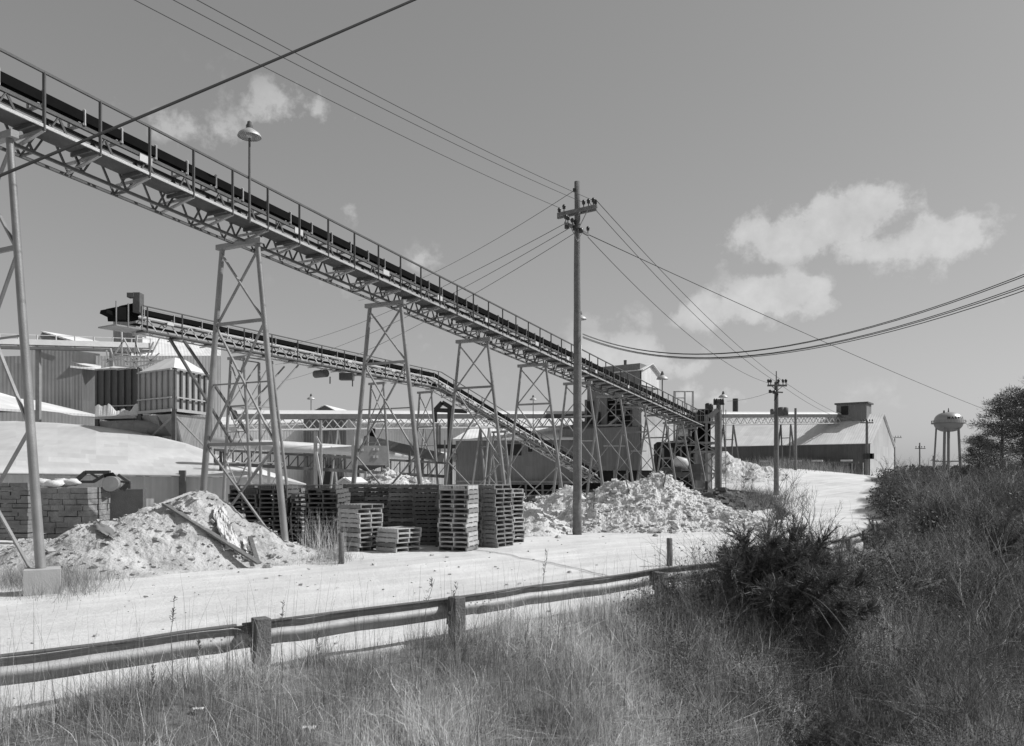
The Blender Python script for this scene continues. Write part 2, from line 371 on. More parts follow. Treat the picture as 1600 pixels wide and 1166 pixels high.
# ------------------------------------------------------------------ conveyors
def conveyor(name, label, path, n, dw, truss_w, hb, mt_truss, post_ds, idler_ds, seed=0, belt_mat=m_black):
    """path: floor-edge points (x,y,z) of the near side; n: horizontal vector to the far side"""
    path = [Vector(p) for p in path]; n = Vector(n)
    T = thing(name, label, 'conveyor', path[-1]-Vector((0, 0, 2.0)))
    seg = [(path[i+1]-path[i]).length for i in range(len(path)-1)]; tot_ = sum(seg)
    def at(s, w=0, h=0):
        s = max(0, min(tot_, s)); i = 0
        while i < len(seg)-1 and s > seg[i]: s -= seg[i]; i += 1
        return path[i].lerp(path[i+1], s/seg[i])+n*w+Vector((0, 0, h))
    def line(m, w, h, bw, bh):
        s = 0
        for L in seg: m.beam(at(s+1e-4, w, h), at(s+L-1e-4, w, h), bw, bh); s += L
    rnd = random.Random(seed); up = Vector((0, 0, 1))
    # walkway deck of panels with an edge angle
    dk = MB(); s = 0; k = 0
    while s < tot_-.05:
        e = min(s+post_ds-.015, tot_); dz = rnd.uniform(-.006, .006)
        dk.slab([at(s, .03, -.0+dz), at(e, .03, dz), at(e, dw, dz), at(s, dw, dz)][::-1], .012); 
        dk.beam(at(s, .02, -.05), at(s, dw, -.05), .05, .08)
        s += post_ds; k += 1
    dk.build('walkway', m_deck, T)
    ed = MB(); line(ed, 0, -.01, .03, .065); ed.build('toe_plate', m_steel if seed == 1 else m_steel_d, T)
    hr = MB(); line(hr, .0, 1.07, .05, .05); hr.build('handrail', m_railp, T)
    k = 0; s = .2; pm = MB(); pm.beam(Vector((0, 0, -.10)), Vector((0, 0, 1.06)), .055, .05); proto = None
    while s < tot_:
        if proto is None:
            proto = pm.build('railing_post', m_railp, None); proto.parent = T; o = proto
        else:
            o = proto.copy(); COL.objects.link(o); o.parent = T
        o.location = at(s, -.0, 0)-T.location; s += post_ds
    fr = MB(); line(fr, dw+truss_w+.05, 1.24, .022, .022); fr.build('far_guard_cable', m_steel_m, T)
    # truss
    tr = MB(); w0, w1 = dw+.02, dw+truss_w
    for w_ in (w0, w1):
        line(tr, w_, hb, .06, .06); line(tr, w_, .68, .07, .08)
        s = 0; p = 1.1; k = 0
        while s+p < tot_:
            tr.beam(at(s, w_, hb), at(s+p/2, w_, .66), .05, .03); tr.beam(at(s+p/2, w_, .66), at(s+p, w_, hb), .03, .05); s += p
    s = 0; k = 0
    while s < tot_:
        if k % 2 == 0: tr.beam(at(s, w0, hb), at(s, w1, hb), .05, .04)
        if s+1.1 < tot_ and seed == 2 and k % 2: tr.beam(at(s, w0 if k % 2 else w1, hb), at(s+1.1, w1 if k % 2 else w0, hb), .035, .03)
        s += 1.1; k += 1
    tr.build('truss', mt_truss, T)
    # cantilever brackets carrying the walkway
    s = .2; bm = MB(); proto = None
    q_ = lambda w_, h_: n*w_+up*h_
    bm.beam(q_(.02, -.09), q_(w1, hb+.02), .07, .04); bm.beam(q_(.02, -.09), q_(w1, -.09), .06, .05)
    while s < tot_:
        if proto is None: proto = bm.build('walkway_bracket', m_steel, None); proto.parent = T; o = proto
        else: o = proto.copy(); COL.objects.link(o); o.parent = T
        o.location = at(s)-T.location; s += post_ds
    # dust lying on the lower members
    for q in range(int(tot_/3.2)):
        ds = MB()
        s = rnd.uniform(0, tot_-1); w_ = rnd.uniform(w0, w1-.3); L = rnd.uniform(.2, .6); hh = rnd.uniform(.02, .07)
        a, b = at(s, w_, hb+.03), at(s+L, w_+.3, hb+.03)
        ds.add([a, at(s+L, w_, hb+.03), b, at(s, w_+.3, hb+.03), (a+b)/2+up*hh*1.6], [(0, 1, 4), (1, 2, 4), (2, 3, 4), (3, 0, 4)], True)
        ds.build('dust_heap', m_dust, T)
    # belt: trough plus return run
    bl = MB(); prof = [(w0-.02, 1.02), (w0+.12, .84), (w1-.12, .84), (w1+.02, 1.02)]
    s = 0
    for L in seg:
        A = [at(s+1e-4, w_, h_) for w_, h_ in prof]; B = [at(s+L-1e-4, w_, h_) for w_, h_ in prof]
        for i in range(3): bl.slab([A[i], A[i+1], B[i+1], B[i]], .02)
        bl.slab([at(s+1e-4, w0+.05, .34), at(s+1e-4, w1-.05, .34), at(s+L-1e-4, w1-.05, .34), at(s+L-1e-4, w0+.05, .34)], .02)
        # skirt plates hanging below the belt edge
        bl.slab([at(s+1e-4, w0-.035, 1.0), at(s+L-1e-4, w0-.035, 1.0), at(s+L-1e-4, w0-.035, .80), at(s+1e-4, w0-.035, .80)], .012)
        s += L
    bl.build('belt', belt_mat, T)
    # idler sets
    s = .35; proto = None
    im = MB(); a0 = Vector((0, 0, 0)); 
    im.beam(n*(w0-.06)+up*.72, n*(w0-.06)+up*1.06, .032, .03); im.beam(n*(w0-.06)+up*1.06, n*(w0+.03)+up*1.02, .04, .03)
    im.beam(n*(w1+.06)+up*.72, n*(w1+.06)+up*1.06, .05, .03); im.beam(n*(w0-.06)+up*.74, n*(w1+.06)+up*.74, .06, .05)
    im.tube(n*(w0+.12)+up*.79, n*(w1-.12)+up*.79, .045, n=6)
    k = 0
    while s < tot_ and k < 95:
        if proto is None: proto = im.build('idler_frame', m_steel_l, None); proto.parent = T; o = proto
        else: o = proto.copy(); COL.objects.link(o); o.parent = T
        o.location = at(s)-T.location; s += idler_ds; k += 1
    # little junction boxes and white plates fixed beside the belt
    k = 0; s = 1.5
    while s < tot_-1:
        b_ = MB(); a = at(s, dw-.03, .60); d = (at(s+.4, dw-.03, .60)-a).normalized()
        b_.beam(a, a+d*.34, .03, .17); b_.build('cover_plate', m_pipe, T); s += 4.6*rnd.uniform(.7, 1.4)
    return T, at, tot_

MD = Vector((.512, 1, -.0625)); MN = Vector((-.89, .456, 0))
def mpos(Y, w=0, h=0): return Vector((-9.08, 16.7, 9.23))+MD*(Y-16.7)+MN*w+Vector((0, 0, h))
conveyor('belt_conveyor', 'long inclined belt conveyor with walkway and handrail running from top left to transfer tower', [mpos(10.4), mpos(65.5)], MN, .68, .46, -.32, m_steel_d, 1.237, .92, 1)
SD = Vector((.64, 1, -.034)); SN = Vector((-.842, .539, 0))
Y0 = 35.4; s0 = Vector((X(200, 34.8)+.64*.6, Y0, 0)); s0.z = Z(511, 34.8)-.02
def spos(Y, w=0, h=0):
    if Y <= 53.5: q = s0+SD*(Y-Y0)
    else:
        b = s0+SD*(53.5-Y0); q = b+Vector((.64, 1, (1.6-b.z)/20.2))*(Y-53.5)
    return q+SN*w+Vector((0, 0, h))
CT, cat_, ctot = conveyor('belt_conveyor', 'lower belt conveyor behind the towers, level at left then bending down to the ground', [spos(Y0), spos(53.5), spos(74)], SN, .5, .6, .02, m_steel_l, 1.75, 1.5, 2)
# head of the lower conveyor
h_ = MB(); e = spos(Y0)
d_ = -Vector((.539, .842, 0))
h_.beam(e+SN*.8+Vector((0, 0, .75)), e+SN*.8+d_*.95+Vector((0, 0, .62)), .8, .55)
h_.beam(e+SN*.8+d_*.9+Vector((0, 0, .55)), e+SN*.8+d_*1.35+Vector((0, 0, .68)), .5, .16)
h_.build('head_box', m_black, CT)
h_ = MB(); h_.tube(e+SN*.35+d_*.15+Vector((0, 0, .9)), e+SN*1.3+d_*.15+Vector((0, 0, .9)), .3, n=14); h_.build('head_pulley', m_black, CT)
h_ = MB(); h_.beam(e+SN*.2+d_*.1+Vector((0, 0, .75)), e+SN*.2+d_*.1+Vector((0, 0, 1.62)), .42, .3); h_.box(e+SN*.35+d_*.32+Vector((0, 0, 1.5)), (.3, .3, .2)); h_.build('drive_housing', m_steel_d, CT)
h_ = MB(); h_.slab([e, e+d_*1.3, e+d_*1.3+SN*1.3, e+SN*1.3], .06)
for q in (.05, .7, 1.25): h_.beam(e+d_*q, e+d_*q+Vector((0, 0, 1.05)), .05, .04)
h_.build('end_platform', m_steel_m, CT)
h_ = MB(); a = spos(45.2, .6, -.3); h_.tube(a, a+SN*.9, .22, n=10); h_.box(a+Vector((.9, 1.2, -.05)), (.8, .5, .4)); h_.beam(a+Vector((.2, 0, -.2)), a+Vector((.2, 0, -.6)), .06); h_.beam(a+Vector((1.2, 1.4, -.2)), a+Vector((1.2, 1.4, -.6)), .06)
h_.build('take_up_drive', m_steel_d, CT)

# towers of the main conveyor
def bent(name, label, cat, top_n, top_f, base_n, base_f, r, levels, group, brace_mat=m_leg, leg_mat=m_leg, foot=True, knee=None):
    top_n, top_f, base_n, base_f = map(Vector, (top_n, top_f, base_n, base_f))
    T = thing(name, label, cat, (base_n+base_f)/2, group)
    for a, b in ((base_n, top_n), (base_f, top_f)):
        m = MB(); m.tube(a, b, r*1.1, r*.8, 10); m.build('leg', leg_mat, T)
    m = MB(); ext = (top_f-top_n).normalized()*.18; m.beam(top_n-ext, top_f+ext, .16, .14); m.build('saddle_beam', m_steel_m, T)
    ln = lambda t: top_n.lerp(base_n, t); lf = lambda t: top_f.lerp(base_f, t)
    for i, t in enumerate(levels):
        if i and knee != 'full': continue
        m = MB(); m.beam(ln(t), lf(t), .055, .09); m.build('strut', brace_mat, T)
    ts = [0.02]+list(levels)+[.985]
    off = (base_n-top_n).cross(base_f-top_n).normalized()*.035
    for i in range(len(ts)-1):
        if i == 1 and len(levels) > 1 or True:
            m = MB(); m.beam(ln(ts[i])+off, lf(ts[i+1])+off, .058, .045); m.build('brace', brace_mat, T)
            m = MB(); m.beam(lf(ts[i])-off, ln(ts[i+1])-off, .058, .045); m.build('brace', brace_mat, T)
    if len(levels) > 1 and knee:
        t = (levels[0]+levels[1])/2; m = MB(); m.tube(ln(t), lf(t), .024, n=6); m.build('tie_rod', brace_mat, T)
    if foot:
        for a in (base_n, base_f):
            m = MB(); f = foot if isinstance(foot, float) else .5
            m.box(a+Vector((0, 0, .02)), (f, f, .44 if f < .58 else .9), .5); m.build('footing', m_conc, T)
    return T
ordw = ['first', 'second', 'third', 'fourth', 'fifth', 'sixth', 'seventh', 'eighth', 'ninth', 'tenth', 'eleventh', 'twelfth', 'thirteenth', 'fourteenth', 'fifteenth', 'sixteenth']
tdesc = ['wide grey conveyor leg frame at left edge beside the concrete footing', 'tallest cross-braced conveyor tower standing behind the rubble pile', 'cross-braced conveyor tower rising from among the pallet stacks',
 'braced conveyor tower just right of the pallet stacks', 'narrow braced conveyor tower just left of the wooden utility pole', 'braced conveyor tower directly right of the wooden utility pole',
 'conveyor tower in front of the dark mill wall opening', 'conveyor tower in front of the pale corner of the mill', 'thin conveyor tower between the mill and the dark open shed', 'thin conveyor tower in front of the dark open shed', 'last short conveyor tower beside the transfer tower']
for i, Y in enumerate((15.62, 21.5, 27.45, 32.95, 38.1, 43.05, 47.5, 51.7, 55.8, 59.9, 63.3)):
    sc = 1
    tn, tf = mpos(Y, .30, -.36), mpos(Y, 1.60, -.36)
    bn, bf = mpos(Y, -.75), mpos(Y, 2.55)
    bn.z = g1(bn.x, bn.y); bf.z = g1(bf.x, bf.y)
    big = .60 if i == 0 else .42
    bent('conveyor_tower', tdesc[i], 'conveyor tower', tn, tf, bn, bf, (.085 if i == 0 else .088) if i < 3 else .072, (.25, .64), 'towers under the long conveyor', knee='full' if i == 1 else (i < 3), foot=big)
    if i < 5:   # long side brace running out along the conveyor at the foot
        pass
# towers of the lower conveyor
sdesc = ['four-legged lattice tower of the lower conveyor seen through the tallest tower', 'slim tower of the lower conveyor behind the second tall tower', 'slim braced tower of the lower conveyor right of the black duct', 'short tower under the sloping end of the lower conveyor']
sy = [40.2, 49.0, 53.0, 60.5]
for i, Y in enumerate(sy):
    tn, tf = spos(Y, .35, -.3), spos(Y, 1.35, -.3); bn, bf = spos(Y, -.3), spos(Y, 2.0); bn.z = g1(bn.x, bn.y); bf.z = g1(bf.x, bf.y)
    T = bent('conveyor_tower', sdesc[i], 'conveyor tower', tn, tf, bn, bf, .085, (.3, .62), 'towers under the lower conveyor', m_steel_m, m_steel_m, knee=True)
    if i == 0:
        o2 = Vector((.64, 1, 0))*1.5
        for a, b in ((bn, tn), (bf, tf)):
            m = MB(); m.tube(a+o2*1.4, b+o2, .085, .075, 8); m.build('leg', m_steel_m, T)
        for t0, t1 in ((0, .35), (.35, .7), (.7, 1)):
            for p, q, sgn in ((bn, tn, 1), (bf, tf, 1)):
                m = MB(); m.beam(p.lerp(q, t0), (p+o2*1.4).lerp(q+o2, t1), .05); m.build('brace', m_steel_m, T)
                m = MB(); m.beam(p.lerp(q, t1), (p+o2*1.4).lerp(q+o2, t1), .06); m.build('strut', m_steel_m, T)
        for a_, b_ in ((P(265, 529, 37), P(364, 694, 41.5)), (P(287, 532, 38), P(394, 688, 42.5))):
            m = MB(); m.beam(a_, b_, .11, .11); m.build('raking_strut', m_steel_d, T)
        for w_ in (.3, 1.4):
            m = MB(); m.beam(spos(43.2, w_, -.2), spos(40.4, w_, -3.6), .07, .07); m.build('knee_brace', m_steel_m, T)
# ------------------------------------------------------------------ lamps on the walkway
def lamp(label, base, h, s=1.0):
    T = thing('walkway_lamp', label, 'lamp', base, 'lamps standing along the conveyors')
    m = MB(); b = Vector(base); m.tube(b, b+Vector((0, 0, h)), .035*s, .028*s, 8); m.build('lamp_pole', m_steel_d, T)
    m = MB(); c = b+Vector((0, 0, h)); r = .29*s
    m.lathe([(r, -.01), (r*.97, .03*s), (r*.85, .08*s), (r*.5, .15*s), (r*.25, .2*s)], c, 20)
    m.build('lamp_shade', m_steel, T)
    m = MB(); m.lathe([(r*.28, .18*s), (r*.30, .26*s), (r*.18, .33*s), (r*.2, .36*s), (.0, .40*s)], c, 12); m.build('lamp_cap', m_steel_d, T)
    m = MB(); m.lathe([(0, -.05*s), (.06*s, -.02*s), (.07*s, .04*s), (.04*s, .12*s)], c, 10); m.build('bulb', m_pipe, T)
Yl = 20.95; lamp('tall lamp with dish shade on the conveyor handrail above the tallest tower', mpos(Yl, -.04, -.12), (Z(214, Yl)-mpos(Yl).z+.12), 1.05)
Yl = 38.9+2.4; q = mpos(Yl, -.02, -.1); lamp('lamp with conical shade just right of the wooden utility pole', q, Z(499, Yl)-q.z, 1.1)
Yl = 58.3; q = mpos(Yl, 1.3, -.1); lamp('small dark lamp above the conveyor near the thin pipe cage', q, Z(591, Yl)-q.z, 1.5)
q = Vector((X(1130, 70), 70, 5.9)); lamp('small dark lamp over the gallery right of the transfer tower', q, Z(621, 70)-q.z, 1.4)
q = Vector((X(486, 84), 84, 6.6)); lamp('thin lamp post over the covered gallery beside the dark gable', q, Z(624, 84)-q.z, 1.5)
q = spos(63.5, -.02, 0); lamp('little hooked lamp on the sloping part of lower conveyor', q, Z(625, 63.5)-q.z, 1.0)

# ------------------------------------------------------------------ power poles and wires
def ins(m, p, s=1.):
    m.tube(p, Vector(p)+Vector((0, 0, .1*s)), .018*s, n=6); m.lathe([(0.02*s, .09*s), (.055*s, .10*s), (.05*s, .15*s), (.065*s, .17*s), (.04*s, .23*s), (0, .25*s)], p, 8)
PY = 30.2; px = X(902, PY); pb = Vector((px, PY, g1(px, PY)-.1))
T = thing('utility_pole', 'tall wooden utility pole with two crossarms in front of the white rubble pile', 'utility pole', pb)
m = MB(); ztop = Z(284, PY)
m.path([pb+Vector((random.uniform(-.01, .01), 0, (ztop-pb.z)*k/14)) for k in range(15)], [.175-.07*k/14 for k in range(15)], 14); m.build('pole_shaft', m_wood_p, T)
za = Z(331, PY)
a, b = Vector((px-.72, PY+.42, za-.03)), Vector((px+.70, PY-.40, za+.03))
for oy in (-.16, .16):
    m = MB(); of = Vector((.06, 1, 0))*oy; m.beam(a+of, b+of, .09, .12); m.build('crossarm', m_wood, T)
for t in (.05, .16, .66, .78, .9, .97):
    m = MB(); ins(m, a.lerp(b, t)+Vector((0, .12 if int(t*100) % 2 else -.14, .07)), 1.15); m.build('insulator', m_insul, T)
for sgn, q in ((-1, a), (1, b)):
    m = MB(); m.beam(Vector((px, PY-.1, za-.75)), Vector((px, PY, za)).lerp(q, .55), .035, .02); m.build('arm_brace', m_steel_m, T)
zb = Z(357, PY)
a2, b2 = Vector((px-.50, PY-.55, zb+.04)), Vector((px+.48, PY+.55, zb-.08))
m = MB(); m.beam(a2, b2, .07, .10); m.build('lower_crossarm', m_wood, T)
for t in (.03, .12, .3, .42, .97):
    m = MB(); ins(m, a2.lerp(b2, t)+Vector((0, 0, .05)), 1.1); m.build('insulator', m_insul, T)
for q in ((px-.42, PY-.4, zb-.05), (px+.12, PY-.2, zb-.14), (px-.1, PY-.22, zb-.06)):
    m = MB(); m.lathe([(0, -.1), (.09, -.08), (.09, .08), (0, .1)], q, 8); m.build('cutout_fuse', m_insul, T)
m = MB(); m.beam((px, PY-.2, zb-.55), a2.lerp(b2, .2), .03, .02); m.beam((px, PY-.2, zb-.55), a2.lerp(b2, .75), .03, .02); m.build('arm_brace', m_steel_m, T)
m = MB(); m.box((px-.12, PY-.05, Z(298, PY)), (.1, .1, .12)); m.build('pole_bracket', m_insul, T)
m = MB(); m.path([Vector((px+.13, PY-.16, Z(540+k*22, PY))) for k in range(12)], .02, 5); m.build('ground_wire', m_steel, T)

def wire(label, A, B, sag, r=.009, group='overhead wires', n=28, name='overhead_wire'):
    A, B = Vector(A), Vector(B); pts = [A.lerp(B, k/n)-Vector((0, 0, 4*sag*(k/n)*(1-k/n))) for k in range(n+1)]
    m = MB(); m.path([p-A for p in pts], r, 5); o = m.build(name, m_wire, None, org=None); o.location = A
    return tag(o, label, 'wire', group)
wire('thick dark cable slanting across the conveyor handrail at top left', P(-240, 374, 9.0), P(900, -112, 13.5), .05, .02, n=12)
arm = lambda t, dz=.3: a.lerp(b, t)+Vector((0, 0, dz))
def ext(A, u, v, Y, k=1.5): A = Vector(A); return A+(P(u, v, Y)-A)*k
wire('leftmost of three wires running from the pole crossarm to top left', arm(.05), ext(arm(.05), 335, 48, 16.5), .25, .0085)
wire('middle one of three wires running from pole crossarm to top left', arm(.66), ext(arm(.66), 395, 48, 16.0), .25, .0085)
wire('rightmost of three wires running from the pole crossarm to top left', arm(.9), ext(arm(.9), 430, 48, 15.5), .25, .0085)
wire('faint wire from the pole top falling left toward the conveyor', (px-.12, PY, Z(298, PY)), P(560, 470, 62), .6, .010)
wire('upper of three faint wires falling left from the lower crossarm', a2.lerp(b2, .03), P(420, 545, 70), .8, .011)
wire('middle of three faint wires falling left from the lower crossarm', a2.lerp(b2, .3), P(430, 570, 70), .8, .011)
wire('lowest of three faint wires falling left from the lower crossarm', a2.lerp(b2, .6), P(440, 596, 70), .8, .011)
p2 = Vector((X(1213, 62), 62, 0)); p2.z = g1(p2.x, p2.y)-.1; z2 = Z(603, 62)
wire('upper wire from the tall pole down to the far crossarm pole', arm(.97), (p2.x+.7, 62, z2+.25), .55, .013)
wire('middle wire from the tall pole down to the far crossarm pole', arm(.78), (p2.x+.1, 62, z2+.25), .65, .013)
wire('lower wire from the tall pole down to the far crossarm pole', a2.lerp(b2, .97)+Vector((0, 0, -.1)), (p2.x-.7, 62, z2+.25), .9, .013)
wire('long wire crossing the clouds down to the right edge beside water tower', a2.lerp(b2, .9), P(1720, 700, 120), .9, .016)
for k, (dz, v2, lb) in enumerate(((0.05, 388, 'highest'), (0.02, 392, 'second'), (-.05, 408, 'third'), (-.08, 412, 'fourth'), (-.11, 418, 'lowest'))):
    wire(lb+' of the five sagging cables leaving the tall pole toward the right edge', (px+.2, PY-.05, Z(524, PY)+dz), P(1700, v2, 13.5), 1.22-.02*k, .009)

T = thing('utility_pole', 'dark utility pole with crossarm and transformers in front of long warehouse', 'utility pole', p2)
def zz2(v): return Z(v, 62)
m = MB(); m.path([p2+Vector((0, 0, (zz2(597)-p2.z)*k/8)) for k in range(9)], [.20-.05*k/8 for k in range(9)], 10); m.tube((p2.x, 62, zz2(598)), (p2.x, 62, zz2(580)), .05, .04); m.build('pole_shaft', m_wood_p, T)
m = MB(); m.beam((p2.x-.75, 62-.2, z2), (p2.x+.75, 61.8, z2), .12, .14); m.build('crossarm', m_wood, T)
for t in (-.68, -.5, .1, .45, .68):
    m = MB(); ins(m, (p2.x+t, 61.8, z2+.06), 1.8); m.build('insulator', m_insul, T)
m = MB(); m.beam((p2.x-.5, 61.7, zz2(613)), (p2.x+.4, 61.7, zz2(614)), .1, .1); m.build('lower_crossarm', m_wood, T)
for sgn in (-1, 1):
    m = MB(); m.beam((p2.x, 61.85, zz2(611)), (p2.x+sgn*.45, 61.8, z2-.03), .04); m.build('arm_brace', m_steel_d, T)
for (u, v) in ((1203, 612), (1209, 613)):
    m = MB(); c = (X(u, 61.6), 61.5, Z(v, 61.6)); m.lathe([(0, -.14), (.13, -.12), (.13, .12), (0, .14)], c, 8); m.build('cutout_fuse', m_insul, T)
for (u, r, hh) in ((1206, .16, .35), (1220, .25, .62), (1226, .24, .6)):
    m = MB(); c = Vector((X(u, 61.5), 61.4, Z(644, 61.5))); m.lathe([(0, -hh/2), (r, -hh/2), (r, hh/2), (r*.7, hh/2+.05), (0, hh/2+.08)], c, 14); m.build('transformer', m_steel_d, T)
m = MB(); m.tube((p2.x-.02, 61.6, zz2(616)), (X(1210, 61.6), 61.6, zz2(627)), .08, .05); m.build('lightning_arrester', m_insul, T)

def simple_pole(label, u, vtop, vbase, Y, r=.13, arms=(), extra=None, mat=m_wood_p):
    x = X(u, Y); z0 = min(g1(x, Y), Z(vbase, Y)+.0)-.1; T = thing('utility_pole', label, 'utility pole', (x, Y, z0))
    m = MB(); m.tube((x, Y, z0), (x, Y, Z(vtop, Y)), r, r*.75, 10); m.build('pole_shaft', mat, T)
    for (u0, u1, v, ni) in arms:
        m = MB(); m.beam((X(u0, Y), Y-r-.05, Z(v, Y)), (X(u1, Y), Y-r-.05, Z(v, Y)), .12, .14); m.build('crossarm', m_wood, T)
        for k in range(ni):
            m = MB(); ins(m, (X(u0+(u1-u0)*(k+.3)/(ni-.4), Y), Y-r-.05, Z(v, Y)+.06), 1.6); m.build('insulator', m_insul, T)
    return T
simple_pole('plain thin pole in front of the dark warehouse wall', 1243, 638, 735, 84, .16)
T = simple_pole('pole with small transformers beside the corner of the warehouse', 1354.5, 658, 757, 101, .2, arms=((1343, 1363, 661, 5), (1351, 1360, 714, 2)))
m = MB(); [m.box((X(u, 100.6), 100.5, Z(713, 100.6)), (.5, .4, .7)) for u in (1351, 1358, 1361)]; m.build('transformer', m_insul, T)
simple_pole('distant pole with a single crossarm left of the water tower', 1437, 692, 745, 150, .16, arms=((1429, 1445, 701, 4),))
simple_pole('short distant pole with thin crossarm just left of water tower', 1458, 712, 748, 190, .16, arms=((1453, 1466, 720, 2),))
T = simple_pole('far pole with crossarm behind the warehouse gable', 1398, 685, 745, 190, .16, arms=((1393, 1408, 684, 4),))
wire('thin service wire from the far crossarm pole to transfer tower', (p2.x-.5, 61.7, zz2(613)), P(1136, 627, 58), .15, .012)
wire('faint wire from far crossarm pole running over the warehouse roof', (p2.x+.7, 62, z2+.25), P(1352, 660, 100.8), .5, .014)
wire('second faint wire from far pole sagging over the warehouse roof', (p2.x+.1, 62, z2+.25), P(1346, 660, 100.8), .7, .014)

# ------------------------------------------------------------------ guardrail
def rp(s_pt):  # sample RAIL by y
    ys = RAIL[:, 1]; return np.array([np.interp(s_pt, ys, RAIL[:, 0]), s_pt])
RT = Vector((-7.7, 4.85, 0)); GR = thing('guardrail', 'corrugated steel guardrail on timber posts along the near side of dirt road', 'guardrail', (RT.x, RT.y, 0))
prof = [(.01, .0), (.0, -.008), (-.06, -.032), (-.085, -.055), (-.072, -.075), (-.05, -.092), (-.02, -.112), (.0, -.14), (.006, -.17), (.0, -.198), (-.018, -.225), (-.045, -.255), (-.066, -.285), (-.07, -.31)]
def beamsec(y0, y1, flare=False, zoff=0, offs=0):
    m = MB(); ys = np.append(np.arange(y0, y1-.2, .18), np.arange(y1-.2, y1+.005, .03)); pts = []
    for y in ys:
        p = rp(y); q = rp(y+.05)-rp(y-.05); t = Vector((q[0], q[1], 0)).normalized(); nn = Vector((t.y, -t.x, 0))
        zt = .56+zoff+g1(p[0]-.3, p[1])*1.0
        if y > 14: zt -= .06*min(1, (y-14)/3)
        k = 1.
        if flare and y > y1-.16: k = max(.3, math.sqrt(max(0, 1-((y-(y1-.16))/.17)**2)))
        for (o, z) in prof:
            zz = zt-.14+(z*.89+.14)*k
            pts.append(Vector((p[0], p[1], zz+.010*float(vnoise(y, z*2, 1.3, 5)-.5)))+nn*(o*(.9+.25*float(vnoise(y, z*9, 2.1, 8)))+.012*float(vnoise(y, z*3, 1.1, 6))+offs))
    n_ = len(prof); nn_ = len(ys)
    m.grid(pts, n_, nn_)
    m.v += []; return m
def post_at(y, h, w=.17, lab=None):
    p = rp(y); q = rp(y+.05)-rp(y-.05); t = Vector((q[0], q[1], 0)).normalized(); nn = Vector((t.y, -t.x, 0)); ang = math.atan2(t.y, t.x)
    m = MB(); c = Vector((p[0], p[1], 0))+nn*(.02+w*.75); z = g1(p[0], p[1])
    rot = Matrix.Rotation(ang-.12, 3, 'Z'); m.box(c+Vector((0, 0, z+h/2-.15)), (w, w*1.15, h+.3), rot); o = m.build('post', m_post, GR)
    bv = o.modifiers.new('bevel', 'BEVEL'); bv.width = .012; bv.segments = 2
    m = MB(); m.box(c-nn*(w*.66)+Vector((0, 0, z+.40)), (w*.7, .07, .33), rot); m.build('spacer_block', m_wood_p, GR)
    m = MB(); m.lathe([(0, 0), (.02, .003), (.022, .02)], (0, 0, 0), 8)
    m.v = [rot @ Matrix.Rotation(R(90), 3, 'X') @ v+c-nn*.0+Vector((-.12*t.x, -.12*t.y, z+.42)) for v in m.v]; m.build('bolt', m_steel_l, GR)
for y0, y1, fl, zo in ((4.85, 8.93, True, .0), (8.85, 11.35, False, .012), (11.2, 15.3, False, 0), (15.2, 19.3, False, .01), (19.2, 24.3, False, 0)):
    b_ = beamsec(y0, y1, fl, zo); o = b_.build('rail_beam', m_rail, GR)
    sdf = o.modifiers.new('thickness', 'SOLIDIFY'); sdf.thickness = .006
m = MB(); 
for (y0, y1) in ((4.85, 8.9), (8.9, 24.0)):
    pts = []
    for y in np.arange(y0, y1, .4):
        p = rp(y); pts.append(Vector((p[0], p[1], .575+g1(p[0]-.3, p[1])-(.06*min(1, max(0, y-14)/3)))))
    m.path(pts, .022, 6)
m.build('top_lip', m_steel_d, GR)
for yb in (4.9, 8.8, 11.2, 15.2, 19.2):
    for dy in (-.12, -.04, .06, .14):
        for dz in (.085, .225):
            p = rp(yb+dy); c = Vector((p[0], p[1], .56-dz+g1(p[0]-.3, p[1])))+Vector((.64, -.77, 0))*.012
            m = MB(); m.tube(c, c+Vector((.64, -.77, 0))*.012, .009, .008, 8); m.build('splice_bolt', m_steel_d, GR)
for y, h, w in ((6.1, .58, .17), (9.0, .64, .17), (10.84, .62, .165), (14.1, .55, .16), (16.6, .52, .16), (19.6, .5, .16), (21.8, .5, .16), (23.9, .5, .16)): post_at(y, h, w)
def stub(label, u, vt, Y, r):
    x = X(u, Y); z = g1(x, Y)-.1; m = MB(); h = Z(vt, Y)-z
    m.path([(0, 0, 0), (.01, 0, h*.5), (.0, .01, h-.01), (0, .01, h)], [r, r*.97, r*.95, r*.8], 12)
    o = m.build('fence_post', m_post, None); o.location = (x, Y, z); tag(o, label, 'post', 'short posts along the far side of road')
stub('short round wooden post in front of the low pallet stacks', 533, 833, 20.3, .075)
stub('short round wooden post behind the guardrail right of the utility pole', 1046, 841, 19.8, .075)

# ------------------------------------------------------------------ pallets
def pallet_proto(mt):
    T = thing('pallet', None, 'pallet', (0, 0, 0))
    S, Hh = .92, .137
    m = MB()
    for k in range(7): m.box((0, -S/2+.05+k*(S-.1)/6, Hh-.011), (S, .095, .020))
    m.build('top_deck', mt, T)
    m = MB()
    for k in range(3): m.box((0, -S/2+.05+k*(S-.1)/2, .011), (S, .095, .020))
    m.build('bottom_deck', mt, T)
    for x in (-S/2+.02, 0, S/2-.02):
        m = MB(); m.box((x, 0, Hh/2), (.04, S-.004, Hh-.043)); m.build('stringer', mt, T)
    return T
protos = {k: pallet_proto(mt) for k, mt in (('m', m_pallet), ('d', m_pallet2), ('l', m_pallet3))}
used = set()
def place_pallet(kind, loc, rz, label, group):
    if kind not in used: used.add(kind); o = protos[kind]
    else: o = copy_tree(protos[kind])
    o.location = loc; o.rotation_euler = (0, 0, rz); o['label'] = label; o['group'] = group; o['category'] = 'pallet'
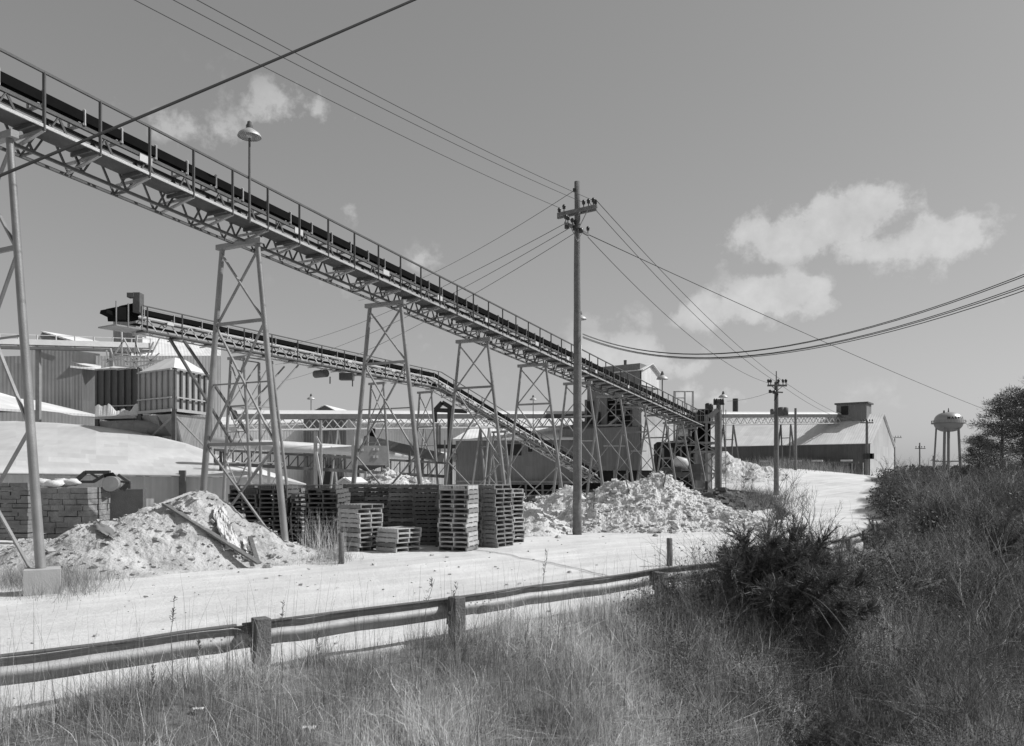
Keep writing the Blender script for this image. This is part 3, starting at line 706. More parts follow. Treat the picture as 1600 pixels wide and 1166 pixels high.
def nth(i, n):
    if i == 0: return 'bottom pallet'
    if i == n-1: return 'top pallet'
    return (ordw[i]+' pallet up')
def stack(u, vb, n, yaw, kinds, desc, Y=None, wob=.032):
    Y = Y or 2812.5/(vb-HV); x = X(u, Y); z = g1(x, Y)-.01; rnd = random.Random(int(u*7+n)); ox = oy = 0
    for i in range(n):
        if i == n//2: ox += rnd.uniform(-.05, .05); oy += rnd.uniform(-.04, .04)
        place_pallet(rnd.choice(kinds), (x+ox+rnd.gauss(0, wob*.6), Y+oy+rnd.gauss(0, wob*.6), z+i*.139), R(yaw)+rnd.gauss(0, .03), nth(i, n)+' in '+desc, 'wooden pallets stacked in the yard')
stack(391, 0, 14, -4, 'd', 'the wide dark stack left of the tallest tower leg', Y=25.6)
stack(436, 0, 14, -6, 'd', 'the dark stack right behind the tallest tower leg', Y=25.5)
stack(462, 0, 13, -14, 'ml', 'the pale-sided stack right of the tallest tower', Y=27.2)
stack(478, 0, 12, 8, 'd', 'the dark stack behind the dry weeds', Y=25.2)
stack(509, 0, 14, -3, 'dd', 'the dark open stack left of the short round post', Y=24.9)
stack(557, 0, 14, 88, 'md', 'the back row stack behind the ten-pallet stack', Y=27.6)
stack(594, 0, 14, 93, 'md', 'the middle back row stack left of second tower leg', Y=27.5)
stack(632, 0, 14, 86, 'md', 'the back row stack just left of the second tower leg', Y=26.9)
stack(564, 863, 10, 52, 'ml', 'the cornerwise front stack left of the lowest stack', Y=23.9)
stack(621, 864, 5, 48, 'ml', 'the lowest front stack of only five pallets', Y=23.6)
stack(672, 0, 14, 90, 'd', 'the shaded stack right behind the second tower leg', Y=25.9)
stack(716, 862, 14, -17, 'ml', 'the tall front stack with a sunlit right side', Y=24.0)
stack(708, 0, 14, 88, 'd', 'the added light-blocking stack behind the tall sunlit front stack', Y=25.3)  # added stack, keeps light from showing through the front stack
stack(742, 0, 14, -24, 'm', 'the stack tucked behind the tall sunlit front stack', Y=25.5)
stack(770, 0, 14, 56, 'm', 'the cornerwise stack second from right end', Y=25.3)
stack(789, 0, 13, 40, 'ml', 'the rightmost stack beside the small white heap', Y=26.9)
stack(412, 0, 14, 4, 'd', 'the added light-blocking stack behind the tallest tower leg', Y=26.9)  # added second row, blocks the light seen through the open slots
stack(520, 0, 13, 0, 'd', 'the added light-blocking stack behind the dark open stack', Y=26.3)  # added backing, darkens the slots of the open stack before it
stack(232, 0, 6, 3, 'ml', 'the left low stack behind the rubble pile', Y=30.0)
stack(262, 0, 6, -5, 'ml', 'the right low stack behind the rubble pile', Y=30.3)
stack(322, 0, 8, 5, 'md', 'the half-hidden stack at the foot of tallest tower', Y=29.5)

# ------------------------------------------------------------------ rubble piles
def pile(label, lumps, x0, x1, y0, y1, res, amp, mat, nst, ssize, seed, smat=None, soft=.35):
    nx = int((x1-x0)/res)+1; ny = int((y1-y0)/res)+1; xs = np.linspace(x0, x1, nx); ys = np.linspace(y0, y1, ny); XX, YY = np.meshgrid(xs, ys)
    def hf(x, y):
        h = np.zeros(np.shape(x)); wx = x+.35*fbm(x, y, .8, 3, seed+1); wy = y+.35*fbm(x, y, .8, 3, seed+2)
        for (cx, cy, hh, rx, ry) in lumps:
            r = np.sqrt(((wx-cx)/rx)**2+((wy-cy)/ry)**2); g = hh*np.clip(1.08-np.sqrt(r*r+.012), 0, 2)
            h = np.maximum(h, g)+.25*np.minimum(h, g)
        mk = np.clip(h/.5, 0, 1); rg = 1-np.abs(fbm(x, y, 1.6, 4, seed+3, .55))*2
        return h+mk*amp*(fbm(x, y, 1.1, 5, seed, .6)+.9*fbm(x, y, 4, 5, seed+6, .72)+.5*(rg-.5))
    H = hf(XX, YY); G = gz(XX, YY); ZZ = np.where(H > .02, G+H-.03, G-.12)
    verts = np.stack([XX, YY, ZZ], -1).reshape(-1, 3)
    ii = np.arange(ny-1)[:, None]*nx; jj = np.arange(nx-1)[None, :]; fc = np.stack([ii+jj, ii+jj+1, ii+nx+jj+1, ii+nx+jj], -1).reshape(-1, 4)
    keep = (H.ravel()[fc] > .0).any(1); fc = fc[keep]
    # chunks of stone on the surface (angular, eight-cornered)
    rg_ = np.random.default_rng(seed); V = [verts]; Fs = [fc]; base = len(verts); c = 0; cube = np.array([(x, y, z) for z in (-1, 1) for y in (-1, 1) for x in (-1, 1)], float)
    cf = np.array([(0, 2, 3, 1), (4, 5, 7, 6), (0, 1, 5, 4), (2, 6, 7, 3), (0, 4, 6, 2), (1, 3, 7, 5)])
    sx_ = rg_.uniform(x0, x1, nst*4); sy_ = rg_.uniform(y0, y1, nst*4); hs = hf(sx_, sy_); gs = gz(sx_, sy_); ok = np.where(hs > .02)[0][:nst]
    extra = []
    for i in ok:
        s = ssize*min(3.8, .3+rg_.exponential(.6)**1.4); q = cube*rg_.uniform(.45, 1., (8, 3))*s*np.array([1, .75, .36]); 
        Mx = np.array(Matrix.Rotation(rg_.uniform(0, 6.28), 3, 'Z') @ Matrix.Rotation(rg_.uniform(-.7, .7), 3, 'X'))
        V.append(q@Mx.T+np.array([sx_[i], sy_[i], gs[i]+hs[i]+s*.05])); Fs.append(cf+base); base += 8
    V = np.concatenate(V); o3 = np.array([np.mean(lumps, 0)[0], np.mean(lumps, 0)[1], 0]); V = V-o3
    o = np_mesh('rubble_pile', V, np.concatenate(Fs), mat, None, False); o.location = o3; tag(o, label, 'pile', 'piles of rubble and stone waste in the yard')
    return lambda x, y: gz(np.atleast_1d(x), np.atleast_1d(y))+np.maximum(0, hf(np.atleast_1d(x), np.atleast_1d(y)))
hp1 = pile('wide pale rubble pile with a board and crumpled sheet in left foreground', [(-8.2, 21.0, 1.70, 2.1, 2.4), (-9.1, 20.3, 1.15, 2.0, 2.2), (-10.0, 19.6, .92, 2.0, 2.2), (-7.1, 21.2, .85, 1.6, 2.1), (-11.4, 19.2, .68, 2.2, 2.0), (-6.1, 21.4, .34, 1.5, 1.7), (-9.4, 18.6, .45, 2.0, 1.5), (-13.6, 20.0, .45, 2.4, 2)], -17, -3.6, 16.3, 24.3, .036, .09, m_rubd, 2200, .030, 21)
hp3 = pile('large white marble rubble pile behind the wooden utility pole', [(6.4, 34.3, 1.85, 3.0, 3.0), (4.4, 33.8, 1.55, 2.4, 2.6), (5.4, 33.4, 1.5, 2.6, 2.6), (3.0, 33.5, 1.05, 1.8, 2.3), (7.8, 34.0, 1.2, 2.5, 2.5), (9.6, 34.0, .6, 2.4, 2.0)], -.2, 12.6, 30.1, 37.8, .04, .2, m_rubw, 5000, .05, 41)
pile('small white heap just right of the pallet stacks', [(.55, 30.6, 1.25, 1.5, 1.6), (1.5, 32.2, .6, 1.3, 1.4)], -1.4, 3.0, 28.6, 33.8, .06, .1, m_rubw, 600, .045, 51)
pile('grey-white heap between the two towers left of the pole', [(2.6, 36.4, 1.75, 1.9, 2.0), (1.4, 37.0, 1.1, 1.7, 1.8)], -1.0, 5.0, 34.6, 39.9, .08, .14, m_rubw, 500, .05, 61)
pile('white broken stone heap behind the back row of pallets', [(-6.5, 42, 2.25, 3.2, 3.4), (-4.9, 42, 1.75, 2.8, 3), (-3.4, 42, 1.2, 2.6, 2.6), (-8.4, 42.4, 1.3, 2.4, 2.6)], -11.4, -.4, 38.4, 46, .10, .2, m_rubw, 1600, .09, 71)
pile('far pale spoil cone in front of the dark warehouse wall', [(20.4, 78, 2.5, 3.6, 4.5), (22.4, 77, 1.3, 3.0, 4), (17, 77, .9, 4, 5), (24.3, 76, .95, 2.0, 3)], 12, 28, 71, 84, .2, .25, m_rub, 300, .12, 81)
pile('dark earth bank at the foot of the transfer tower', [(13.0, 50, 1.3, 2.6, 2.4), (14.6, 51.5, .8, 2.2, 2.0), (11.5, 52, 1.0, 2.6, 2.4)], 8.4, 19.6, 47, 55, .12, .2, M('dark_soil', .13, .95, .4, 2, .8, 8), 500, .14, 91)
pile('low dark heap of soil and scrap under the raised shed', [(1.0, 50, .8, 3.4, 2.4), (4.4, 51, .9, 3.4, 2.4), (-2.4, 51, .7, 3.2, 2.2), (7.2, 50, .8, 2.6, 2.4)], -6, 10, 46.5, 54.5, .13, .2, bpy.data.materials['dark_soil'], 700, .12, 93)
# loose things lying on the left pile
def on_pile(u, v, hf, Ys=np.arange(14, 40, .05)):
    xs = X(u, Ys); z = hf(xs, Ys); k = np.where(z >= Z(v, Ys))[0]
    return Vector((xs[k[0]], Ys[k[0]], z[k[0]])) if len(k) else P(u, v, 20)
a_, b_ = on_pile(258, 796, hp1), on_pile(406, 888, hp1)
m = MB(); m.beam(Vector((0, 0, 0)), b_-a_, .19, .045); o = m.build('plank', m_post, None); o.location = a_+Vector((0, -.05, .12)); tag(o, 'long weathered board sloping down the left rubble pile', 'plank')
a_, b_ = on_pile(250, 796, hp1), on_pile(300, 779, hp1)
m = MB(); m.beam(Vector((0, 0, 0)), b_-a_, .16, .04); o = m.build('plank', m_dust, None); o.location = a_+Vector((0, -.05, .12)); tag(o, 'pale short board near the top of the left rubble pile', 'plank')
a_, b_ = on_pile(392, 845, hp1), on_pile(404, 884, hp1)
m = MB(); m.beam(Vector((0, 0, 0)), b_-a_, .1, .03); o = m.build('plank', m_wood_p, None); o.location = a_+Vector((0, -.06, .1)); tag(o, 'small dark splintered board at lower end of the long board', 'plank')
def sheet(label, us, vs, mat, name, amp, seed, cat, nx=26, ny=26, lift=.07):
    pts = []
    for j in range(ny):
        for i in range(nx):
            s, t = i/(nx-1), j/(ny-1)
            u = us[0]*(1-s)*(1-t)+us[1]*s*(1-t)+us[2]*s*t+us[3]*(1-s)*t; v = vs[0]*(1-s)*(1-t)+vs[1]*s*(1-t)+vs[2]*s*t+vs[3]*(1-s)*t
            rag = math.sin(s*math.pi)*math.sin(t*math.pi); u += (1-rag)*7*float(fbm(np.array([s*3+seed]), np.array([t*4.]), 1.5, 3, 7)[0]); v += (1-rag)*9*float(fbm(np.array([s*3.]), np.array([t*4+seed]), 1.5, 3, 9)[0])
            p = on_pile(u, v, hp1, np.arange(16, 26, .1)); f = amp*math.sin(s*8+3*math.sin(t*3+seed))*.3+1.3*amp*float(fbm(np.array([s*4]), np.array([t*3]), 1, 5, seed, .6)[0])
            pts.append(p+Vector((0, -.6*f-.03, lift+f)))
    o0 = pts[len(pts)//2].copy(); m = MB(); m.grid([p-o0 for p in pts], nx, ny); o = m.build(name, mat, None); o.location = o0; o.modifiers.new('thickness', 'SOLIDIFY').thickness = .006
    return tag(o, label, cat)
sheet('crumpled pale plastic sheet draped down the left rubble pile', (334, 355, 376, 350), (800, 806, 872, 868), m_tarp, 'plastic_sheet', .09, 5, 'sheet', nx=34, ny=34, lift=.10)
sheet('bent grey metal sheet lying low on the left rubble pile', (143, 163, 186, 166), (821, 823, 845, 843), m_cl_m, 'metal_sheet', .015, 8, 'sheet', 8, 8)
sheet('small torn white sack near the foot of the left pile', (382, 400, 398, 384), (850, 852, 870, 868), m_dust, 'torn_sack', .06, 12, 'sack', 12, 12)
def rock(label, u, v, s, mat=m_dust, sd=0):
    Y = 2812.5/(v-HV); x = X(u, Y); rg = random.Random(sd); m = MB(); pr = []
    m.lathe([(0, -.3*s), (.8*s, -.2*s), (1.0*s, .15*s), (.55*s, .62*s), (0, .8*s)], (0, 0, 0), 8, False)
    m.v = [v_+Vector((rg.uniform(-.2, .2)*s, rg.uniform(-.2, .2)*s, rg.uniform(-.12, .12)*s)) for v_ in m.v]
    o = m.build('rock', mat, None); o.location = (x, Y, g1(x, Y)); tag(o, label, 'rock', 'loose rocks beside the road')
rock('small white rock just right of the concrete footing', 88, 914, .12, m_dust, 1)
rock('pale rock at front foot of the rubble pile', 205, 897, .14, m_rub, 2)
rock('flat dark rock at the front of the rubble pile', 175, 892, .09, m_stone, 6)
rock('grey rock lying by the lower end of the board', 418, 887, .13, m_stone, 3)
rock('small rock by the base of the wooden utility pole', 872, 841, .12, m_rub, 4)
rock('dark clod lying on the road behind the round post', 1024, 838, .11, m_stone, 5)
ng = 1300; gy_ = 6.5*(45/6.5)**rng.random(ng); gx_ = rng.uniform(-.66, .42, ng)*gy_; k = (rail_d(gx_, gy_) < -.25) & (fbm(gx_, gy_, .5, 3, 71)+rng.normal(0, .25, ng) > .0); gx_, gy_ = gx_[k], gy_[k]; ng = len(gx_)
cb = np.array([(x, y, z) for z in (-1, 1) for y in (-1, 1) for x in (-1, 1)], float)[None]*rng.uniform(.4, 1, (ng, 8, 3))*np.array([1, .8, .55])
gs_ = np.minimum(.010+rng.exponential(.012, ng), .07)*np.clip(gy_/12, .8, 2.2); an_ = rng.uniform(0, 6.28, ng); vv = cb*gs_[:, None, None]; ca, sa = np.cos(an_)[:, None], np.sin(an_)[:, None]
vv = np.stack([vv[..., 0]*ca-vv[..., 1]*sa+gx_[:, None], vv[..., 0]*sa+vv[..., 1]*ca+gy_[:, None], vv[..., 2]+gz(gx_, gy_)[:, None]+gs_[:, None]*.2], -1)
cf_ = np.array([(0, 2, 3, 1), (4, 5, 7, 6), (0, 1, 5, 4), (2, 6, 7, 3), (0, 4, 6, 2), (1, 3, 7, 5)])
tag(np_mesh('gravel', vv.reshape(-1, 3), (cf_[None]+8*np.arange(ng)[:, None, None]).reshape(-1, 4), m_rub), 'loose gravel scattered over the dusty yard', 'gravel', kind='stuff')
# marble block stacks, sacks and scrap frame behind the pile (left)
def block_stack(label, u0, u1, u2, vt, Y, zb, dyr, seed, mat, courses=9):
    xa, xb = X(u0, Y), X(u1, Y); zt = Z(vt, Y); rg = random.Random(seed); m = MB(); hgt = (zt-zb)/courses
    xc = X(u2, Y+dyr)
    for k in range(courses):
        z = zb+k*hgt; x = xa
        while x < xb-.01:
            L = min(rg.uniform(.35, .7), xb-x); 
            if xb-x-L < .15: L = xb-x
            j = rg.uniform(-.03, .03); m.box((x+L/2, Y+.3+j, z+hgt/2+rg.gauss(0, .008)), (L-rg.uniform(.01, .03), .6, hgt-rg.uniform(.004, .02)), rg.gauss(0, .01)); x += L
        # right-hand end seen in the sun
        m.beam((xb-.25, Y+.65, z+hgt/2), (xc-.25+rg.uniform(-.02, .02), Y+dyr, z+hgt/2), .5, hgt-.015)
    o = m.build('stone_block_stack', mat, None); return tag(o, label, 'stone stack', 'stacks of cut stone blocks at left')
block_stack('weathered stack of stone blocks behind the left conveyor leg', 57, 138, 171, 762, 26, -.05, 1.6, 3, m_stone, 10)
block_stack('darker stack of stone slabs at the very left edge', -60, 44, 60, 754, 27.5, -.05, 1.0, 4, M('dark_stone', .22, .9, .35, 5, .5, 12), 14)
m = MB(); rg = random.Random(5)
for k in range(9):
    c = Vector((X(58+k*7, 26.4), 26.5+rg.uniform(-.2, .2), Z(757, 26.4)+rg.uniform(-.02, .1))); r = rg.uniform(.12, .2)
    o = MB().lathe([(0, -r*.7), (r*1.1, -r*.4), (r*1.25, 0), (r*.9, r*.5), (0, r*.65)], (0, 0, 0), 10); o.v = [Vector((v_.x*1.4, v_.y, v_.z))+Vector((rg.gauss(0, .015), rg.gauss(0, .015), rg.gauss(0, .015))) for v_ in o.v]
    o = o.build('sack', m_dust, None); o.location = c; tag(o, ordw[k]+' white sack from the left on top of the weathered stone stack', 'sack', 'white sacks on the stone stack')
for k, (u, v, dx, dz, lb) in enumerate(((985, 762, -.25, .75, 'broken upright board on the shoulder of the white rubble pile'), (1036, 752, .12, .6, 'pale board sticking up near the peak of the white rubble pile'), (927, 790, .05, .7, 'short stake standing left on the white rubble pile'))):
    a_ = on_pile(u, v+8, hp3); m = MB(); m.beam((0, 0, -.2), (dx, 0, dz), .12, .03); o = m.build('broken_board', m_post, None); o.location = a_; tag(o, lb, 'board')
T = thing('scrap_machine', 'dark angular scrapped machine with drum resting behind the stone stack', 'scrap', (X(165, 27.5), 27.5, 1.5))
def fr(name, pts, r, mat=m_steel_d):
    m = MB(); q = [P(u, v, 27.5) for u, v in pts]
    for i in range(len(q)-1): m.beam(q[i], q[i+1], r, r)
    m.build(name, mat, T)
fr('bar', [(118, 752), (134, 738), (172, 738)], .12); fr('bar', [(118, 753), (146, 753), (166, 741)], .09); fr('bar', [(142, 740), (152, 746)], .06)
fr('bar', [(185, 742), (203, 754), (203, 764)], .09); fr('bar', [(184, 752), (200, 754), (188, 765)], .07); fr('bar', [(203, 756), (193, 766)], .07)
m = MB(); m.tube(P(168, 748, 27.4), P(178, 742, 27.4), .18, .1, 10); m.build('motor', m_black, T)
m = MB(); m.tube(P(179, 756, 27.2)-Vector((0, .3, 0)), P(179, 756, 27.8), .26, n=16); m.build('drum', m_steel_m, T)
m = MB(); m.prism([(X(168, 28), 28), (X(215, 28), 28.4), (X(217, 29), 29.6), (X(172, 29), 29.6)], 0, Z(765, 28)); tag(m.build('skip_bin', m_steel_d, None), 'low dark steel bin between the stone stack and pallets', 'bin')

# ------------------------------------------------------------------ buildings
def gable(T, C, d1, L, d2, Wd, z0, ze, zr, wm_, rm_, over=.3, end_mat=None):
    """C corner; long side d1 (length L), gable side d2 (width Wd)"""
    C = Vector((C[0], C[1], 0)); d1 = Vector((d1[0], d1[1], 0)).normalized(); d2 = Vector((d2[0], d2[1], 0)).normalized(); u = Vector((0, 0, 1))
    A, B, D, E = C, C+d1*L, C+d1*L+d2*Wd, C+d2*Wd
    m = MB(); m.add([A+u*z0, B+u*z0, B+u*ze, A+u*ze], [(0, 1, 2, 3)]); m.build('wall', wm_, T); m = MB(); m.add([E+u*z0, D+u*z0, D+u*ze, E+u*ze], [(0, 1, 2, 3)]); m.build('wall', wm_, T)
    for (p, q) in ((A, E), (B, D)):
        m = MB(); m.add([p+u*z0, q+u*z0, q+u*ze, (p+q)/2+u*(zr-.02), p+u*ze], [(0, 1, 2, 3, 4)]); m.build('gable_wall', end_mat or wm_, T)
    m = MB(); sl = (zr-ze)/(Wd/2); o1 = d1*over; o2 = d2*over
    r1, r2 = (A+E)/2-o1+u*zr, (B+D)/2+o1+u*zr
    m.slab([A-o1-o2+u*(ze-sl*over), r1, r2, B+o1-o2+u*(ze-sl*over)][::-1], .08)
    m.slab([E-o1+o2+u*(ze-sl*over), r1, r2, D+o1+o2+u*(ze-sl*over)], .08)
    return m.build('roof', rm_, T)
# long warehouse at right
WC = Vector((47, 105, 0)); W1 = Vector((-.811, .585, 0)); W2 = Vector((.585, .811, 0))
T = thing('warehouse', 'long warehouse with pale steep roof, dark long wall and bright gable end', 'warehouse', (47, 105, 0))
gable(T, WC, W1, 40, W2, 15.9, -.5, 6.45, 10.7, m_cl_d, m_roof, .25, m_cl_l)  # long wall darker and gable end paler: shade and sun put into the cladding
m = MB(); q = WC+W2*8-Vector((0, 0, 0))+W1*3.2   # headhouse astride the ridge
hz0, hz1 = 8.2, Z(631, 111.5)
q0 = WC+W2*6+W1*5.7; q1 = WC+W2*6+W1*1.7; hd = (q1-q0).normalized(); hn = W2*3.0
hp = [q0, q1, q1+hn, q0+hn]
m.prism([(p.x, p.y) for p in hp], hz0, hz1); m.build('headhouse', m_cl_m, T)
m = MB(); hh = [q0-hd*.2-hn*.08, q1+hd*.25-hn*.08, q1+hn*1.1+hd*.25, q0+hn*1.1-hd*.2]; m.prism([(p.x, p.y) for p in hh], hz1, hz1+.22); m.build('headhouse_roof', m_steel_d, T)
m = MB(); c = q0+hd*1.1; m.box((c.x, c.y-.05, Z(642, 113)), (.9, .2, 1.2), math.atan2(hd.y, hd.x)); m.build('headhouse_window', m_dark, T)
m = MB()   # lean-to roof and posts along the foot of the long wall
for k in range(9):
    p = WC+W1*(1.5+k*2.1)-W2*1.6; zg = g1(p.x, p.y); m.beam((p.x, p.y, zg-.2), (p.x, p.y, 3.75), .14, .14)
a_ = WC+W1*1.0-W2*1.8; b_ = WC+W1*19.2-W2*1.8; m.beam(a_+Vector((0, 0, 3.85)), b_+Vector((0, 0, 3.95)), .3, .22); m.build('pipe_rack', m_steel_d, T)
for k in (2.5, 6.2, 9, 13.2, 16.4):
    m = MB(); p = WC+W1*k-W2*1.8; m.box(p+Vector((0, 0, 4.12)), (1.4, .5, .22), math.atan2(W1.y, W1.x)); m.build('rack_fitting', m_steel_l, T)
for k, w_, h__ in ((3, 1.2, 2.2), (6.5, 1.5, 2.5), (9.8, 1.3, 1.9)):
    m = MB(); p = WC+W1*k-W2*.9; m.box(p+Vector((0, 0, 1.2+h__/2)), (w_, 1, h__), math.atan2(W1.y, W1.x)); m.lathe([(w_*.4, 0), (w_*.4, .5), (0, .7)], p+Vector((0, 0, 1.2+h__)), 10); m.build('dust_unit', m_cl_m if k < 9 else m_steel_m, T)
m = MB()
for k in range(5): m.box(WC+W1*(.8+k*1.4)-W2*.15+Vector((0, 0, 2.4)), (.12, .12, 2.9), math.atan2(W1.y, W1.x))
m.build('downpipe', m_steel_l, T)
# black stack and A-leg trestle in front of the warehouse
# covered gallery (long distant conveyor)
GA, GB = Vector((-21.5, 62.6, 0)), Vector((46.2, 112.4, 0)); gd = (GB-GA); gL = gd.length; gd = gd.normalized(); gn = Vector((-gd.y, gd.x, 0))
def gp(t, w=0, h=0): q = GA.lerp(GB, t); return Vector((q.x, q.y, 6.9+3.75*t+h))+gn*w
q = gp(.736, .75, .35); m = MB(); m.tube(q, Vector((q.x, q.y, Z(623, q.y))), .34, n=14); o = m.build('exhaust_stack', m_insul, None); tag(o, 'short black exhaust stack above the gallery beside the transfer tower', 'stack')
T = thing('covered_gallery', 'long covered conveyor gallery with pale rounded hood crossing behind the yard', 'conveyor', (10, 85, 1))
m = MB(); pts = []; n0 = 60
for k in range(n0+1):
    for j in range(9):
        an = math.pi*j/8; pts.append(gp(k/n0, .75-.85*math.cos(an), .05+.42*math.sin(an)))
m.grid(pts, 9, n0+1); m.build('hood', m_pipe, T)
m = MB(); m.beam(gp(0, .75, -.02), gp(1, .75, -.02), 1.2, .14); m.beam(gp(0, -.05, -.1), gp(1, -.05, -.1), .1, .42); m.beam(gp(0, 1.5, -.1), gp(1, 1.5, -.1), .1, .3); m.build('belt_side', m_steel_d, T)
m = MB(); k = 0; npan = 58
for w_ in (0, 1.5):
    m.beam(gp(0, w_, -1.15), gp(1, w_, -1.15), .1, .12)
    for k in range(npan):
        m.beam(gp(k/npan, w_, -1.12), gp((k+.5)/npan, w_, -.3), .07, .07); m.beam(gp((k+.5)/npan, w_, -.3), gp((k+1)/npan, w_, -1.12), .07, .07)
m.build('truss', m_steel_l, T)
for t in (.10, .20, .285, .48, .60, .72, .86):
    q = gp(t); zg = g1(q.x, q.y)
    m = MB()
    for sg in (-1, 1):
        for w_ in (0, 1.5): m.beam(gp(t, w_, -1.2), Vector((gp(t, w_).x, gp(t, w_).y, zg))+gd*sg*.9+gn*(w_-.75)*.4, .16, .16)
    m.beam(gp(t, 0, -3), gp(t, 1.5, -3), .1, .1); m.build('trestle', m_steel_m if t < .5 else m_steel_d, T)
# low broad roof at left
T = thing('storage_shed', 'broad low storage shed with a huge pale roof at left', 'shed', (X(150, 45), 45, 0))
A0 = Vector((X(-260, 36), 36, Z(737, 36))); A1 = Vector((X(386, 47), 47, Z(746, 47)))
crest = [(-260, 664, 62), (25, 660, 60), (90, 663, 59), (150, 668, 58), (200, 675, 57), (240, 683, 56), (290, 695, 54), (335, 711, 52), (386, 738, 49)]
m = MB(); pts = []; nv = 14
for (u, v, Y) in crest:
    t = (u+260)/646; e = A0.lerp(A1, t); ex = P(u, 0, 1); Ye = 36+11*t; e = Vector((X(u, Ye), Ye, Z(737+9*t, Ye))); c = P(u, v, Y)
    for j in range(nv):
        s = j/(nv-1); q = e.lerp(c, s); q.z += .14*math.sin(math.pi*s)*(1-t*.6); pts.append(q)
m.grid(pts, nv, len(crest)); pts2 = []
for (u, v, Y) in crest:
    c = P(u, v, Y); pts2 += [c, c+Vector((0, 14, -.9*c.z+1.2))]
m.grid(pts2, 2, len(crest)); o = m.build('roof', m_roof2, T); o.modifiers.new('thickness', 'SOLIDIFY').thickness = .1
m = MB()
for k in range(12):
    t0, t1 = k/12, (k+1)/12
    def ep(t, dz=0): Ye = 36+11*t+.5; u = -260+646*t; return Vector((X(u, Ye), Ye, dz))
    m.add([ep(t0, -.1), ep(t1, -.1), ep(t1, Z(737+9*t1, 36+11*t1)-.02), ep(t0, Z(737+9*t0, 36+11*t0)-.02)], [(0, 1, 2, 3)])
m.build('wall', m_cl_l, T)
m = MB(); Ye = 46; c = P(293, 752, Ye); m.box((c.x, Ye-.7, 1.2), (.35, .2, 2.6)); m.build('door_post', m_steel_d, T)
# tall left plant building
T = thing('plant_building', 'tall grey corrugated plant building with sloping white roofs at far left', 'building', (X(90, 76), 76, 0))
def wall_uv(name, quad, mat, T): m = MB(); m.slab(quad, .15); return m.build(name, mat, T)
Yb = 76
def pr(u, v, Y=Yb): return P(u, v, Y)
m = MB()
fx = [(-120, 560, 70), (40, 545, 74), (66, 520, Yb), (112, 533, Yb+.5), (112, 566, Yb+.5), (156, 574, Yb+4)]
def wallstrip(pts, mat, T, vb=742+10, name='wall'):
    m = MB()
    for i in range(len(pts)-1):
        (u0, v0, y0), (u1, v1, y1) = pts[i], pts[i+1]
        if abs(u0-u1) < .5: continue
        m.add([Vector((X(u0, y0), y0, -.3)), Vector((X(u1, y1), y1, -.3)), P(u1, v1, y1), P(u0, v0, y0)], [(0, 1, 2, 3)])
    return m.build(name, mat, T)
wallstrip([(-120, 560, 70), (40, 556, 73), (66, 519, 74), (112, 534, 75)], m_cl_m, T)
wallstrip([(112, 566, 75), (128, 570, 75.3)], m_cl_m, T); wallstrip([(128, 570, 75.3), (158, 576, 79)], m_cl_d, T, name='end_wall')
m = MB(); m.slab([pr(64, 517, 73.8), pr(114, 532, 74.8), pr(190, 540, 88), pr(120, 526, 90)], .2); m.slab([pr(110, 572, 74.6), pr(158, 577, 76), pr(158, 571, 83), pr(110, 565, 83)], .15); m.slab([pr(36, 545, 73), pr(66, 549, 74), pr(66, 540, 84), pr(30, 538, 84)], .2); m.build('roof', m_roof, T)
wallstrip([(112, 547, 84), (156, 553, 85)], m_cl_l, T, name='clerestory')
m = MB(); m.slab([pr(66, 519.5, 73.6), pr(112, 534.5, 74.6), pr(112, 537, 74.6), pr(66, 523, 73.6)], .1); m.build('eave_shade_strip', m_insul, T)  # dark strip painted in for the shade under the eave
# lean-to roof below it
T = thing('lean_to', 'white sloping lean-to roof against the tall plant building', 'shed', (X(70, 68), 68, 0))
m = MB(); m.slab([P(-60, 634, 62), P(80, 634, 66), P(146, 650, 70), P(112, 640, 74), P(-20, 606, 72)][:1]+[P(150, 648, 71), P(40, 622, 74), P(-60, 600, 70)], .2); m.build('roof', m_roof, T)
wallstrip([(-60, 636, 62.3), (60, 641, 66.8), (148, 651, 71)], m_cl_m, T); 
# upper walkway gallery at left
T = thing('pipe_gallery', 'horizontal pipe gallery with thin white railings in front of plant building', 'gallery', (X(130, 64), 64, 5))
m = MB(); m.beam(P(-80, 532, 58), P(238, 541, 68), .9, .42); m.build('duct', m_pipe, T)
m = MB(); m.beam(P(-80, 541, 57.9), P(238, 549, 67.9), .6, .2); m.build('gallery_beam', m_steel_d, T)
m = MB(); m.beam(P(-80, 519, 58), P(238, 530, 68), .05, .05)
for k in range(11): u = -60+k*29.5; Y = 58+10*(u+80)/318; m.beam(P(u, 522+.03*u, Y-.5), P(u, 545, Y-.5), .09, .07)
m.build('railing', m_steel_l, T)
for u in (60, 175):
    Y = 58+10*(u+80)/318; m = MB(); m.beam(Vector((X(u, Y), Y, 0)), P(u, 546, Y), .3, .3); m.build('support_column', m_steel_m, T)
# back white hall behind the dust collectors
T = thing('mill_hall', 'pale long mill hall seen behind the dust collectors', 'building', (X(300, 84), 84, 0))
wallstrip([(150, 556, 82), (215, 556, 83), (345, 556, 86)], m_cl_l, T)
m = MB(); m.slab([P(205, 556, 83), P(345, 556, 86), P(345, 543, 98), P(205, 520, 98)], .25); m.build('roof', m_roof, T)
m = MB(); m.box((X(203, 86), 86, Z(530, 86)), (2.4, 2.4, 5.0)); m.build('roof_vent_tower', m_cl_m, T)
m = MB(); m.prism([(X(214, 85), 84.5), (X(226, 85), 84.5), (X(226, 85), 87), (X(214, 85), 87)], 10, Z(528, 85)); m.build('roof_box', m_cl_ll, T)
